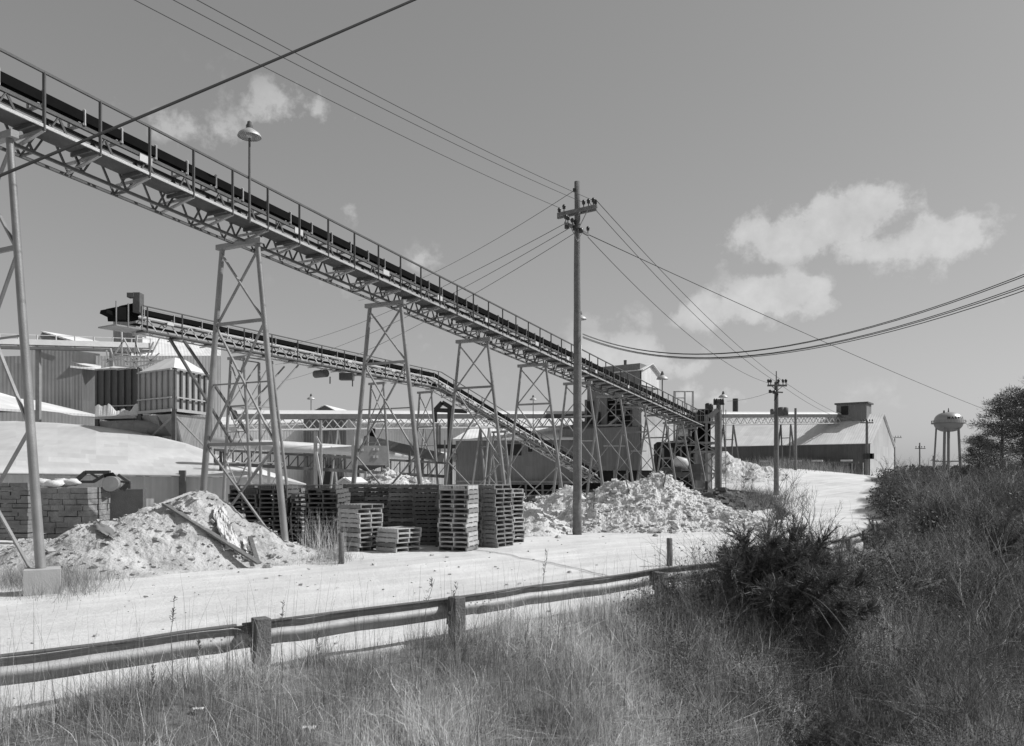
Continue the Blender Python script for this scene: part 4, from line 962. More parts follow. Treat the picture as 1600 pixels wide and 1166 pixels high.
# dust collectors
def collector(label, ul, uc, ur, vt, vb, Y, dyl, dyr, ridge, mw, bright):
    c = Vector((X(uc, Y), Y, 0)); l = Vector((X(ul, Y+dyl), Y+dyl, 0)); r = Vector((X(ur, Y+dyr), Y+dyr, 0)); b = l+(r-c)
    zt, zb = Z(vt, Y), Z(vb, Y); T = thing('dust_collector', label, 'dust collector', (c.x, c.y, 0), 'dust collectors at left')
    m = MB(); m.prism([(p.x, p.y) for p in (c, r, b, l)], zb, zt); m.build('housing', mw, T)
    for (p, q, nrib) in ((l, c, 6), (c, r, 6)):
        d = (q-p); nn = Vector((d.y, -d.x, 0)).normalized()
        for k in range(nrib+1):
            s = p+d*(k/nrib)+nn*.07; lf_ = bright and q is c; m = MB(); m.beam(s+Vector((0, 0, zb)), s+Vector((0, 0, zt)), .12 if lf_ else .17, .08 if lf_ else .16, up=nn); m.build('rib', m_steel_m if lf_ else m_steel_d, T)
        for z_ in (zt, zb+.9, zb): m = MB(); m.beam(p+nn*.2+Vector((0, 0, z_)), q+nn*.2+Vector((0, 0, z_)), .1 if z_ != zt else .14, .09 if z_ != zb else .2); m.build('band', m_steel, T)
    cen = (c+b)/2; m = MB(); q = [p+(p-cen)*.04+Vector((0, 0, zt+.1)) for p in (c, r, b, l)]; t0 = [p.lerp(cen, .72)+Vector((0, 0, zt+ridge)) for p in (c, r, b, l)]
    t0 = [Vector((v_.x, v_.y, zt+ridge)) for v_ in t0]; m.add(q+t0, [(0, 1, 5, 4), (1, 2, 6, 5), (2, 3, 7, 6), (3, 0, 4, 7), (4, 5, 6, 7)]); m.build('cap_roof', m_roof, T)
    nh = 2; m = MB()
    for k in range(nh):
        a_ = l.lerp(c, k/nh); b2_ = l.lerp(c, (k+1)/nh); rr_ = (r-c); tp = [a_, b2_, b2_+rr_, a_+rr_]; ce = sum(tp, Vector())/4
        bt = [ce+(p-ce)*.15 for p in tp]
        m.add([p+Vector((0, 0, zb-.25)) for p in tp]+[p+Vector((0, 0, zb-2.6)) for p in bt], [(0, 4, 5, 1), (1, 5, 6, 2), (2, 6, 7, 3), (3, 7, 4, 0), (4, 7, 6, 5)])
    m.build('hopper', m_cl_ml, T)
    for p in (c, r, b, l):
        m = MB(); m.beam(Vector((p.x, p.y, 0)), Vector((p.x, p.y, zb)), .26, .26); m.build('leg', m_steel_d, T)
    m = MB(); m.beam(c+Vector((0, 0, zb-.3)), r+Vector((0, 0, zb-2.8)), .12); m.beam(l+Vector((0, 0, zb-2.6)), c+Vector((0, 0, zb-.3)), .12); m.build('brace', m_steel_m, T)
    return T
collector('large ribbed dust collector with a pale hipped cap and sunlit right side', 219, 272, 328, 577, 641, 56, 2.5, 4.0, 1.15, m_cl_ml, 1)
T = collector('older darker dust collector with stained upright ribs left of the larger', 152, 216, 230, 576, 652, 62, 1.0, 3.5, .45, m_cl_d, 0)
m = MB(); rg = random.Random(11)
for k in range(26):
    a_ = P(rg.uniform(158, 246), rg.uniform(550, 578), 60.5); L = rg.uniform(.8, 2.4)
    m.beam(a_, a_+Vector((rg.uniform(-1, 1), 0, L if k % 2 else .1)), .1, .08)
    if k % 3 == 0: m.beam(a_, a_+Vector((L, .2, rg.uniform(-.1, .3))), .09, .09)
m.build('roof_pipework', m_steel_l, T)
m = MB(); vs_ = []
for k in range(30): vs_ += [P(150+k*2.97, 652-.1*k, 60.4), P(150+k*2.97, 640-3*random.random()-5*math.sin(k*.33)-3*math.sin(k*.9+1), 60.7)]
m.grid(vs_, 2, 30, False); o = m.build('dust_crust', m_dust, T); o.modifiers.new('thickness', 'SOLIDIFY').thickness = .12
for k, (u, v) in enumerate(((205, 672), (240, 668))):
    m = MB(); m.tube(P(u-26, v, 58.5), P(u+30, v+2, 58.5), .55, n=12); m.build('screw_housing', m_steel_m, T)
# sloping pipe and trestle behind the first towers
T = thing('overhead_pipe', 'fat pale pipe sloping gently to the right behind the towers', 'pipe', (X(520, 50), 50, 0))
m = MB(); m.path([P(318, 690, 48), P(450, 698, 50), P(600, 707, 56), P(722, 716, 84)], [.33, .33, .36, .5], 14); m.build('pipe', m_pipe, T)
m = MB()
for k in range(26):
    u = 335+k*14.5; Y = 47+6*(u-318)/398; v = 700+.062*(u-318); m.beam(P(u, v, Y), P(u, v+22, Y), .07, .07); m.beam(P(u, v+22, Y), P(u+14, v+4, Y), .05, .05)
m.beam(P(335, 724, 47), P(700, 745, 53), .16, .2); m.beam(P(335, 703, 47), P(700, 724, 53), .1, .14); m.build('pipe_trestle', m_steel_d, T)
for u in (345, 420, 502, 560, 640, 700):
    Y = 47+6*(u-318)/398; m = MB(); m.beam(Vector((X(u, Y), Y, 0)), P(u, 705, Y), .14, .14); m.build('trestle_leg', m_steel_l if u in (502, 420) else m_steel_d, T)
T = thing('lattice_mast', 'pair of pale uprights with a raking strut before the dark hall', 'mast', (X(500, 46), 46, 0))
m = MB(); m.beam(Vector((X(502, 46), 46, 0)), P(501, 657, 46), .14); m.build('upright', m_steel, T)
m = MB(); m.beam(Vector((X(493, 46), 46, 0)), P(493, 674, 46), .18); m.build('upright', m_steel, T)
m = MB(); m.beam(P(494, 706, 45.8), P(502, 755, 45.8), .12); m.beam(P(494, 682, 45.8), P(501, 695, 45.8), .1); m.build('strut', m_steel_l, T)
# second inclined covered conveyor with dark housing behind
T = thing('feed_conveyor', 'dark inclined feeder conveyor dropping right behind the second tower', 'conveyor', (X(650, 56), 56, 0))
m = MB(); m.beam(P(570, 688, 56), P(690, 716, 58), 1.2, .65); m.build('trough', m_steel_d, T)
m = MB(); m.box(P(580, 683, 56), (.5, .5, 1.2)); m.build('drive_motor', m_black, T)
m = MB(); m.beam(Vector((X(600, 56.5), 56.5, 0)), P(600, 696, 56.5), .2); m.beam(Vector((X(660, 57.5), 57.5, 0)), P(660, 712, 57.5), .2); m.build('leg', m_steel_d, T)
# hopper plate (grey panel bin)
T = thing('feed_hopper', 'square grey steel hopper above the white stone heap', 'hopper', (X(578, 41), 41, 1))
a0, a1 = P(549, 696, 41), P(606, 698, 41.6)
m = MB(); m.prism([(a0.x, 41), (a1.x, 41.6), (a1.x-.3, 43.4), (a0.x-.3, 42.8)], Z(727, 41), Z(696, 41)); m.build('hopper_body', m_steel_m, T)
m = MB(); m.add([Vector((a0.x+.1, 41.1, Z(727, 41))), Vector((a1.x-.1, 41.6, Z(727, 41))), Vector((a1.x-.6, 43, Z(727, 41))), Vector((a0.x+.1, 42.6, Z(727, 41))), Vector((a0.x+.6, 41.9, Z(737, 41)))], [(0, 4, 1), (1, 4, 2), (2, 4, 3), (3, 4, 0)]); m.build('hopper_outlet', m_steel_d, T)
m = MB()
for u, v in ((566, 703), (584, 702), (590, 702), (584, 714), (589, 714)): m.box(P(u, v, 40.98+(u-549)*.0105), (.1, .06, .13))
m.build('bolt_hole', m_pipe, T)
for u in (553, 600):
    m = MB(); m.beam(Vector((X(u, 41.8), 41.8, 0)), P(u, 712, 41.8), .12); m.build('leg', m_steel_d, T)
# middle halls
T = thing('white_hall', 'long white corrugated hall in the background between the towers', 'building', (X(600, 92), 92, 0))
wallstrip([(335, 668, 88), (475, 664, 91)], m_cl_ll, T); wallstrip([(540, 662, 92), (720, 662, 96), (900, 664, 99)], m_cl_ll, T)
m = MB(); m.slab([P(330, 664, 87.8), P(475, 660, 90.8), P(475, 650, 104), P(330, 652, 102)], .2); m.slab([P(540, 660, 91.8), P(900, 662, 98.8), P(900, 650, 112), P(540, 646, 106)], .2); m.build('roof', m_roof, T)
T = thing('dark_hall', 'dark grey hall with a low peaked gable top behind the gallery', 'building', (X(508, 89), 89, 0))
C0 = Vector((X(474, 88.5), 88.5)); C1 = Vector((X(541, 89.5), 89.5))
dg = Vector((C1.x-C0.x, C1.y-C0.y, 0)); wdt = dg.length; dg.normalize(); dn = Vector((.12, 1, 0)).normalized()
gable(T, (C0.x, C0.y), dn, 26, dg, wdt, 0, Z(650, 88.5), Z(633, 88.5), m_cl_d, m_roof, .25)
m = MB(); c = P(508, 738, 88); m.box((c.x-.2, 88.6, 2.0), (1.8, .3, 2.6)); m.box((c.x+2.0, 88.5, 1.6), (1.0, .3, .9)); m.build('door_opening', m_dark, T)
T = thing('small_shed', 'tiny pale gabled shed roof behind the back row of pallets', 'shed', (X(539, 38), 38, 0))
C0 = Vector((X(528, 38), 38, 0)); gable(T, (C0.x, C0.y), (.1, 1, 0), 2.5, (1, .05, 0), .62, 0, Z(755, 38), Z(748, 38), m_cl_l, m_roof, .06)
# black duct frame
T = thing('black_duct', 'black angled duct rising over the white hall left of the sloping conveyor', 'duct', (X(703, 60), 60, 0))
def pth(pts, r, name, mat=m_insul, Y=60, TT=None):
    m = MB(); q = [P(u, v, Y) for u, v in pts]
    for i in range(len(q)-1): m.beam(q[i], q[i+1], r, r)
    m.build(name, mat, TT or T)
pth([(680, 641), (691, 629), (703, 636)], .32, 'hood'); pth([(703, 634), (703, 760)], .36, 'riser'); pth([(680, 640), (680, 660)], .3, 'drop'); pth([(683, 641), (730, 643)], .3, 'cross_duct'); pth([(683, 698), (712, 698)], .3, 'cross_duct')
for k, (u, v0, v1) in enumerate(((683, 662, 712), (687, 665, 712))):
    pth([(u, v0), (u, v1)], .16, 'vent_pipe', m_steel_m)
simple_pole('small hooked vent pole before the white hall near black duct', 695, 688, 745, 59, .08, mat=m_steel_m)
# long raised cladded shed
T = thing('raised_shed', 'long grey corrugated shed raised on dark legs behind the third tower', 'shed', (X(800, 79), 79, 0))
zb_, zt_ = Z(757, 79), Z(686, 79)
x0_, x1_ = X(712, 79), X(905, 79)
m = MB(); m.prism([(x0_, 79), (x1_, 79.5), (x1_, 88), (x0_+1.8, 88)], zb_, zt_); m.build('wall', m_cl_m, T)
m = MB(); zr_ = Z(660, 86); m.slab([Vector((x0_-.3, 78.7, zt_-.02)), Vector((x1_, 79.1, zt_+.1)), Vector((x1_, 88, zr_)), Vector((x0_+2.0, 88, zr_))], .18); m.build('roof', m_roof, T)
for (u0, u1, v0, v1) in ((790, 815, 694, 712), (825, 832, 694, 706)):
    f = MB(); yq = 79+.5*(X(u0, 79)-x0_)/(x1_-x0_); f.box(((X(u0, 79)+X(u1, 79))/2, yq-.02, (Z(v0, 79)+Z(v1, 79))/2), (X(u1, 79)-X(u0, 79)+.14, .12, Z(v0, 79)-Z(v1, 79)+.14)); fo = f.build('window', m_steel_m, T)
    g_ = MB(); g_.box(((X(u0, 79)+X(u1, 79))/2, yq-.1, (Z(v0, 79)+Z(v1, 79))/2), (X(u1, 79)-X(u0, 79), .04, Z(v0, 79)-Z(v1, 79))); g_.build('pane', m_dark, fo)
m = MB(); m.box((X(790, 79), 80.4, (zb_-.3)/2), (x1_-x0_-.5, .3, zb_+.25)); m.build('under_shed_shade', m_dark, T)  # near-black panel stands in for the shade beneath the raised shed
for k in range(8):
    m = MB(); xx = x0_+.3+k*(x1_-x0_-.6)/7; m.beam((xx, 79.2, -.1), (xx, 79.2, zb_), .2); 
    if k < 7: m.beam((xx, 79.2, .0), (xx+1.2, 79.2, zb_-.1), .1)
    m.build('leg', m_steel_m, T)
m = MB(); m.beam((x0_, 78.9, .75), (x1_+3, 79.3, .7), .1, .12); m.beam((x0_, 78.6, Z(752, 79)), (x1_+6, 79, Z(754, 79)), .12, .14); m.build('pipe_run', m_steel_m, T)
# mill tower
T = thing('mill_tower', 'tall mill building with a gabled penthouse and large dark openings', 'building', (X(960, 80), 80, 0))
Cc = Vector((X(1000, 78), 78, 0)); Cl = Vector((X(915, 82), 82, 0)); Cr = Vector((X(1037, 83.5), 83.5, 0))
def quadwall(name, p, q, z0, z1, mat, off=0): 
    m = MB(); d = q-p; nn = Vector((d.y, -d.x, 0)).normalized()*off; m.slab([p+nn+Vector((0, 0, z0)), q+nn+Vector((0, 0, z0)), q+nn+Vector((0, 0, z1)), p+nn+Vector((0, 0, z1))][::-1], .2); return m.build(name, mat, T)
Pl = Vector((X(880, 80), 80, 0)); zlow = Z(668, 79)
quadwall('lower_wall', Pl, Cc, Z(735, 78), zlow, m_cl_m); quadwall('lower_side_wall', Cc, Cr, Z(735, 78), Z(665, 80), m_cl_l)  # right side paler than the front, sunlight put into its colour
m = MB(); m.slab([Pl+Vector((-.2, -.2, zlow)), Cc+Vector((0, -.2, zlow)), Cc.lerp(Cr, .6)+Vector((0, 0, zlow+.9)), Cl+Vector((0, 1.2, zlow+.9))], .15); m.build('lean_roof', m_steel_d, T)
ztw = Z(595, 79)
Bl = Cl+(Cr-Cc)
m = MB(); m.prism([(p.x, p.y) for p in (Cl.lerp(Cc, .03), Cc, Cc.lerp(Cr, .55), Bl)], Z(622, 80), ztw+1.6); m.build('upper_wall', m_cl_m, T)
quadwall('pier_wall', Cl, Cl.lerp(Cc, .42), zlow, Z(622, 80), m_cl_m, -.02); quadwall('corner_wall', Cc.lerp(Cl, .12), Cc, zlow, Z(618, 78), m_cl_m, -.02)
quadwall('side_wall', Cc, Cc.lerp(Cr, .95), Z(700, 78), Z(626, 80), m_cl_ml, -.05)  # paler cladding paints the sunlit right face
m = MB(); q1_ = Cl.lerp(Cc, .03)+Vector((.9, 1.6, 0)); q2_ = Cc+Vector((.3, 1.6, 0)); m.slab([q1_+Vector((0, 0, zlow)), q2_+Vector((0, 0, zlow)), q2_+Vector((0, 0, Z(622, 79))), q1_+Vector((0, 0, Z(622, 79)))][::-1], .2); m.build('opening_shade', m_dark, T)  # near-black sheet behind the opening paints the shade inside
for (u0, u1, v0, v1) in ((916, 927, 627, 672), (932, 936, 645, 670)):
    m = MB(); a_ = P((u0+u1)/2, (v0+v1)/2, 81.6); m.box((a_.x, Cl.y+(a_.x-Cl.x)/(Cc.x-Cl.x)*(Cc.y-Cl.y)-.45, a_.z), ((u1-u0)/F*81, .1, (v1-v0)/F*81), math.atan2(Cc.y-Cl.y, Cc.x-Cl.x)); m.build('window_opening', m_dark, T)
m = MB()
for k in range(5): v = 632+k*9; m.beam(P(952, v, 80.3), P(992, v-2, 78.6), .07, .07)
for u in (962, 974, 986): m.beam(P(u, 625, 79.6), P(u, 668, 79.6), .1, .1)
m.beam(P(952, 665, 79), P(968, 652, 78.6), .8, .2); m.build('inner_staging', m_steel_m, T)
# penthouse: gable end faces right
e0 = Cc+Vector((.15, 0, 0)); e1 = Cc.lerp(Cr, .8); dl = (Cl-Cc).normalized()
z0p, zep, zpp = ztw, Z(578, 78), Z(568, 78.5)
gable(T, (e0.x, e0.y), (dl.x, dl.y), 3.0, ((e1-e0).x, (e1-e0).y), (e1-e0).length, z0p-.5, zep, zpp+.15, m_cl_d, m_roof, .3, m_cl_ll)  # white gable and dark long walls paint the lit and shaded sides
m = MB(); m.tube(P(977, 575, 80), P(977, 563, 80), .13, .16, 8); m.build('roof_vent', m_steel_d, T)
for (u0, v0, u1, v1) in ((905, 689, 930, 689), (943, 697, 977, 697), (986, 705, 1010, 705)):
    m = MB(); m.beam(P(u0, v0, 77.2), P(u1, v1, 77), .06, .08); m.build('wall_pipe', m_steel_l, T)
m = MB(); m.prism([(Pl.x+.4, Pl.y+.3), (Cc.x-.3, Cc.y+.3), (Cr.x-.5, Cr.y), (Pl.x+2, Pl.y+6)], -.1, Z(735, 78)-.02); m.build('undercroft_shade', m_dark, T)  # solid near-black block stands in for the darkness under the mill
for k in range(7):
    m = MB(); p = Pl.lerp(Cc, k/6); m.beam(p+Vector((0, -.2, 0)), p+Vector((0, -.2, Z(734, 78))), .2); m.build('column', m_steel_m, T)
# open dark shed + drum right of the mill
T = thing('open_shed', 'dark open shed full of machinery between mill and transfer tower', 'shed', (X(1060, 68), 68, 0))
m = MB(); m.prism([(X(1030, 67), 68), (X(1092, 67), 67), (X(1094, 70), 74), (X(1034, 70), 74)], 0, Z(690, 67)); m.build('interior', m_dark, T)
m = MB(); m.slab([P(1058, 682, 66.5), P(1092, 684, 66.3), P(1092, 676, 74), P(1058, 674, 74)], .3); m.slab([P(1056, 694, 66.2), P(1078, 693, 66.1), P(1078, 690, 68), P(1056, 690, 68)], .15); m.build('roof', m_steel_d, T)
m = MB()
for k in range(5): m.beam(P(1036+k*14, 700, 66.4), P(1036+k*14, 742, 66.4), .14, .14)
m.beam(P(1034, 733, 66), P(1096, 733, 65.5), .4, .3); m.beam(P(1034, 716, 66), P(1096, 716, 65.5), .12, .16); m.build('frame', m_steel_m, T)
m = MB(); m.path([P(1053, 727, 63), P(1060, 722, 63), P(1068, 724, 63), P(1073, 732, 63)], [.35, .48, .45, .3], 12); m.build('curved_chute', m_pipe, T)
m = MB(); m.box(P(1048, 738, 63), (1.5, .9, .7)); m.box(P(1066, 742, 62.5), (2.2, .9, .4)); m.box(P(1085, 738, 63), (.8, .8, 1.3)); m.build('machine', m_steel_d, T)
T = thing('pipe_cage', 'thin pale pipe cage standing above the conveyor beside the mill', 'frame', (X(1065, 72), 72, 5))
m = MB(); zc = 9.0 
for u in (1053, 1070, 1083): m.beam(Vector((X(u, 72), 72, 0)), P(u, 612, 72), .1 if u != 1070 else .25, .1)
for u in (1055, 1082): m.beam(Vector((X(u, 74), 74.5, 0)), P(u, 612, 74.5), .1, .1)
m.beam(P(1053, 612, 72), P(1083, 612, 72), .1); m.beam(P(1055, 612, 74.5), P(1082, 612, 74.5), .1); m.beam(P(1053, 612, 72), P(1055, 612, 74.5), .1); m.beam(P(1083, 612, 72), P(1082, 612, 74.5), .1); m.beam(P(1053, 622, 72), P(1070, 622, 72), .08)
m.build('cage_frame', m_steel_l, T)
m = MB(); m.tube(Vector((X(1074, 76), 76, 0)), P(1074, 662, 76), .9, n=14); m.build('silo', m_cl_l, T)
# transfer tower
T = thing('transfer_tower', 'narrow dark transfer tower where the long conveyor meets the gallery', 'tower', (X(1102, 66), 66, 0))
tx0, tx1, ty0, ty1 = X(1086, 65), X(1121, 65), 65, 67.6
for x_ in (tx0+.1, (tx0+tx1)/2, tx1-.1):
    for y_ in (ty0, ty1):
        m = MB(); m.beam((x_, y_, -.2), (x_, y_, Z(648, 65)), .2, .2); m.build('column', m_steel_m, T)
for v in (660, 692, 706, 740): m = MB(); m.box(((tx0+tx1)/2, (ty0+ty1)/2, Z(v, 65)), (tx1-tx0+.3, ty1-ty0+.3, .16)); m.build('floor', m_steel_m, T)
m = MB(); m.box((tx0+.75, ty0+1.1, (Z(662, 65)+Z(706, 65))/2), (1.2, 1.6, Z(662, 65)-Z(706, 65))); m.build('dark_chute', m_black, T)
m = MB(); m.box((tx0+.75, ty0+.5, (Z(709, 65))/2), (1.35, .8, Z(709, 65))); m.build('shaft_wall', m_steel_m, T)
m = MB(); m.tube((tx1-.75, ty0+.2, .3), (tx1-.75, ty0+.2, Z(708, 65)), .28, n=10); m.build('chute_pipe', m_pipe, T)
m = MB()
for v0, v1 in ((662, 690), (690, 706), (706, 740), (740, 775)):
    m.beam((tx0+.1, ty0-.1, Z(v0, 65)), (tx1-.1, ty0-.1, Z(v1, 65)), .08); m.beam((tx1-.1, ty0-.15, Z(v0, 65)), (tx0+.1, ty0-.15, Z(v1, 65)), .08)
m.build('bracing', m_steel_m, T)
m = MB(); zf = Z(660, 65)
for y_ in (ty0-.1, ty1+.1):
    m = MB()
    for h__ in (.55, 1.05): m.beam((tx0-.2, y_, zf+h__), (tx1+.2, y_, zf+h__), .05)
    for k in range(8): xx = tx0-.2+k*(tx1-tx0+.4)/7; m.beam((xx, y_, zf), (xx, y_, zf+1.05), .06)
    m.build('railing', m_steel_m, T)
m = MB(); m.box(((tx0+tx1)/2-.2, ty0+1.2, zf+.5), (1.5, 1.0, .7)); m.tube((tx0+.3, ty0+.2, zf+.75), (tx0+1.4, ty0+.2, zf+.75), .32, n=12); m.build('head_machinery', m_black, T)
m = MB()
for k in range(16): m.beam((tx1+.25, ty0-.3, Z(788, 65)+k*.42), (tx1+.6, ty0-.3, Z(788, 65)+k*.42), .03)
m.beam((tx1+.25, ty0-.3, 0), (tx1+.25, ty0-.3, zf+1), .05); m.beam((tx1+.6, ty0-.3, 0), (tx1+.6, ty0-.3, zf+1), .05); m.build('ladder', m_steel, T)
# thick pole with transformer bank
T = simple_pole('thick pole with a bank of transformers beside the transfer tower', 1123, 624, 790, 57, .22, arms=((1114, 1130, 632, 0),))
for u in (1116.5, 1120, 1126.5, 1129.5):
    m = MB(); c = P(u, 628, 56.6); m.lathe([(0, -.22), (.085, -.2), (.085, .16), (.05, .22), (0, .24)], c, 8); m.build('fuse_box', m_insul, T)
m = MB(); m.beam(P(1122, 640, 56.8), P(1108, 651, 56.8), .16, .3); m.build('bracket_arm', m_steel_m, T)
for (u, v, r) in ((1106, 635, .2), (1110, 636, .2)):
    m = MB(); m.lathe([(0, -.2), (r, -.18), (r, .15), (r*.6, .22), (0, .24)], P(u, v, 56.6), 12); m.build('transformer', m_insul, T)
m = MB(); m.beam(P(1107.5, 640, 56.8), P(1107.5, 648, 56.8), .1); m.build('stand', m_insul, T)
simple_pole('short black post beside the transfer tower base', 1104, 752, 790, 56, .14, mat=m_insul)
m = MB(); a_, b_ = P(1118, 765, 60), P(1180, 772, 56); 
m.beam(Vector((0, 0, 0)), b_-a_, .3, .25); o = m.build('steel_channel', m_steel_d, None); o.location = a_; tag(o, 'long dark steel channel lying across the ground beside transfer tower', 'beam')
# ------------------------------------------------------------------ water tower
WY = 280; wc = P(1482, 742, WY); wz0 = g1(wc.x, wc.y)
T = thing('water_tower', 'elevated water tower with a flattened round tank marked MARBLE', 'water tower', (wc.x, wc.y, wz0))
zmid = Z(659.5, WY); rw, rh = 21.0/F*WY, 15.5/F*WY
m = MB(); m.lathe([(rw*math.cos(a_)**.75 if math.cos(a_) > 1e-4 else 0, zmid+rh*math.sin(a_)) for a_ in [math.pi*(k/28-.5) for k in range(29)]], (wc.x, wc.y, 0), 48); m.build('tank', m_tank, T)
m = MB(); zc = Z(662.2, WY); m.lathe([(rw*.97, zc), (rw*1.16, zc), (rw*1.16, zc+.25), (rw*.97, zc+.25), (rw*.97, zc)], (wc.x, wc.y, 0), 40); 
for k in range(36): an = 2*math.pi*k/36; m.beam((wc.x+rw*1.14*math.cos(an), wc.y+rw*1.14*math.sin(an), zc), (wc.x+rw*1.14*math.cos(an), wc.y+rw*1.14*math.sin(an), zc+1.1), .07)
m.lathe([(rw*1.13, zc+1.05), (rw*1.15, zc+1.05), (rw*1.15, zc+1.13), (rw*1.13, zc+1.13)], (wc.x, wc.y, 0), 40); m.build('balcony', m_steel_m, T)
for k in range(5):
    an = R(-62+72*k); m = MB(); t = Vector((wc.x+rw*.80*math.cos(an), wc.y+rw*.80*math.sin(an), Z(666, WY))); b2_ = Vector((wc.x+rw*1.0*math.cos(an), wc.y+rw*1.0*math.sin(an), wz0-.5)); m.tube(b2_, t, .34, .3, 10); m.build('leg', m_steel_m, T)
    an2 = an+R(72); m = MB(); zt2 = Z(721, WY); m.beam((wc.x+rw*.96*math.cos(an), wc.y+rw*.96*math.sin(an), zt2), (wc.x+rw*.96*math.cos(an2), wc.y+rw*.96*math.sin(an2), zt2), .3); m.build('strut', m_steel_m, T)
m = MB(); m.tube((wc.x, wc.y, wz0-.5), (wc.x, wc.y, Z(672, WY)), .48, n=16); m.build('riser_pipe', m_steel_m, T)
m = MB(); m.tube((wc.x, wc.y, zmid+rh), (wc.x, wc.y, zmid+rh+1.4), .28, .1, 8); m.tube((wc.x-2.1, wc.y-1, zmid+rh*.9), (wc.x-2.1, wc.y-1, zmid+rh*.9+.8), .3, .3, 8); m.build('finial', m_steel_d, T)
def letters(txt, size, T, rad, zc_, a0, step):
    for k, ch in enumerate(txt):
        cu = bpy.data.curves.new('t', 'FONT'); cu.body = ch; cu.size = size; cu.extrude = .04; cu.align_x = 'CENTER'; cu.offset = .05
        to = bpy.data.objects.new('t', cu); COL.objects.link(to); bpy.context.view_layer.update()
        me = bpy.data.meshes.new_from_object(to.evaluated_get(bpy.context.evaluated_depsgraph_get())); bpy.data.objects.remove(to)
        an = a0+step*k; c = Vector((wc.x+rad*math.sin(an), wc.y-rad*math.cos(an), zc_))
        me.transform(Matrix.Translation(c-T.location) @ Matrix.Rotation(an, 4, 'Z') @ Matrix.Rotation(R(90-12), 4, 'X')); me.materials.clear(); me.materials.append(m_insul)
        o = bpy.data.objects.new('letter', me); COL.objects.link(o); o.parent = T
letters('MARBLE', 1.25, T, rw*.975, zmid+.75, R(-27), R(14.5))

# ------------------------------------------------------------------ vegetation helpers
def blades(name, bx, by, bz, h, w, lean, la, curve, tint, mat, seg=3, parent=None):
    n = len(bx); t = np.linspace(0, 1, seg+1)[None, :]
    hx = np.cos(la)[:, None]; hy = np.sin(la)[:, None]; hh = h[:, None]
    off = (lean[:, None]*t+curve[:, None]*t*t)*hh
    zz = hh*t*np.sqrt(np.clip(1-.35*(lean[:, None]+curve[:, None]*t)**2, .1, 1))
    cx = bx[:, None]+hx*off; cy = by[:, None]+hy*off; cz = bz[:, None]+zz
    fa = rng.uniform(0, math.pi, n)[:, None]; ww = w[:, None]*(1-.85*t)*.5
    dx = np.cos(fa)*ww; dy = np.sin(fa)*ww
    Lf = np.stack([cx-dx, cy-dy, cz], -1); Rt = np.stack([cx+dx, cy+dy, cz], -1)
    V = np.stack([Lf, Rt], 2).reshape(n, (seg+1)*2, 3)
    base = (np.arange(n)*(seg+1)*2)[:, None, None]
    q = np.stack([np.array([2*k, 2*k+1, 2*k+3, 2*k+2]) for k in range(seg)])[None]
    Fc = (base+q).reshape(-1, 4)
    return np_mesh(name, V.reshape(-1, 3), Fc, mat, np.repeat(tint, (seg+1)*2), False, parent)
def leaves(name, c, s, tint, mat, parent=None, nrm=None):
    n = len(c); a = rng.normal(size=(n, 3)); a /= np.linalg.norm(a, axis=1)[:, None]; b = rng.normal(size=(n, 3)); b -= (b*a).sum(1)[:, None]*a; b /= np.linalg.norm(b, axis=1)[:, None]
    s = s[:, None]; V = np.stack([c-a*s, c-b*s*.5, c+a*s, c+b*s*.5], 1); Fc = np.arange(n*4).reshape(n, 4)
    return np_mesh(name, V.reshape(-1, 3), Fc, mat, np.repeat(tint, 4), False, parent)
def scatter(n, dmin, dmax, ymin, ymax, bias=1.0, xmax=None, xmin=None):
    """points right of the rail line, denser near the camera"""
    out = []
    while sum(len(o) for o in out) < n:
        y = ymin*(ymax/ymin)**rng.random(n*2) if bias else rng.uniform(ymin, ymax, n*2)
        rx = np.interp(y, RAIL[:, 1], RAIL[:, 0]); x = rx+rng.uniform(-1.5, dmax*1.6, n*2)
        d = rail_d(x, y); ok = (d > dmin) & (d < dmax) & (x/np.maximum(y, .1) > -.72) & (x/np.maximum(y, .1) < .74)
        out.append(np.stack([x[ok], y[ok]], 1))
    p = np.concatenate(out)[:n]; return p[:, 0], p[:, 1]
# low dense dry grass on the bank
def add_grass(name, n, dmin, dmax, y0, y1, h0, h1, w, tmin, tmax, mat, leanr=.5, cur=.5, clump=True, thin=None, seg=3):
    x, y = scatter(n, dmin, dmax, y0, y1)
    if clump:
        c = fbm(x, y, 1.4, 3, 77); k = (c+rng.normal(0, .35, n)) > -.15
        if thin is not None: k &= rng.random(n) < thin(x, y)
        x, y = x[k], y[k]
    n = len(x); c = fbm(x, y, 1.4, 3, 77); h = rng.uniform(h0, h1, n)*(.75+.5*np.clip(c+.4, 0, 1))
    la = rng.uniform(0, 2*math.pi, n)*.6+fbm(x, y, .6, 3, 88)*5
    tn = rng.uniform(tmin, tmax, n)*(1+.95*fbm(x, y, .9, 4, 99))
    o = blades(name, x, y, gz(x, y)-.02, h, rng.uniform(.6, 1.3, n)*w*np.clip(y/9, .7, 6), np.abs(rng.normal(0, leanr, n)), la, rng.normal(0, cur, n), np.clip(tn, .1, 3), mat, seg)
    return o
bankthin = lambda x, y: np.where((x > 2.2) & (y < 17), .55, 1.)
tag(add_grass('grass', 240000, .12, 7, 4.5, 19, .07, .26, .0062, .30, 1.6, m_grass, 1.0, .9, thin=bankthin), 'dry matted grass covering the bank below the guardrail', 'grass', kind='stuff')
tag(add_grass('grass', 26000, .0, 6, 5.5, 20, .22, .58, .0052, .5, 1.8, m_grass, .4, .35), 'taller dry grass standing in the matted bank', 'grass', kind='stuff')
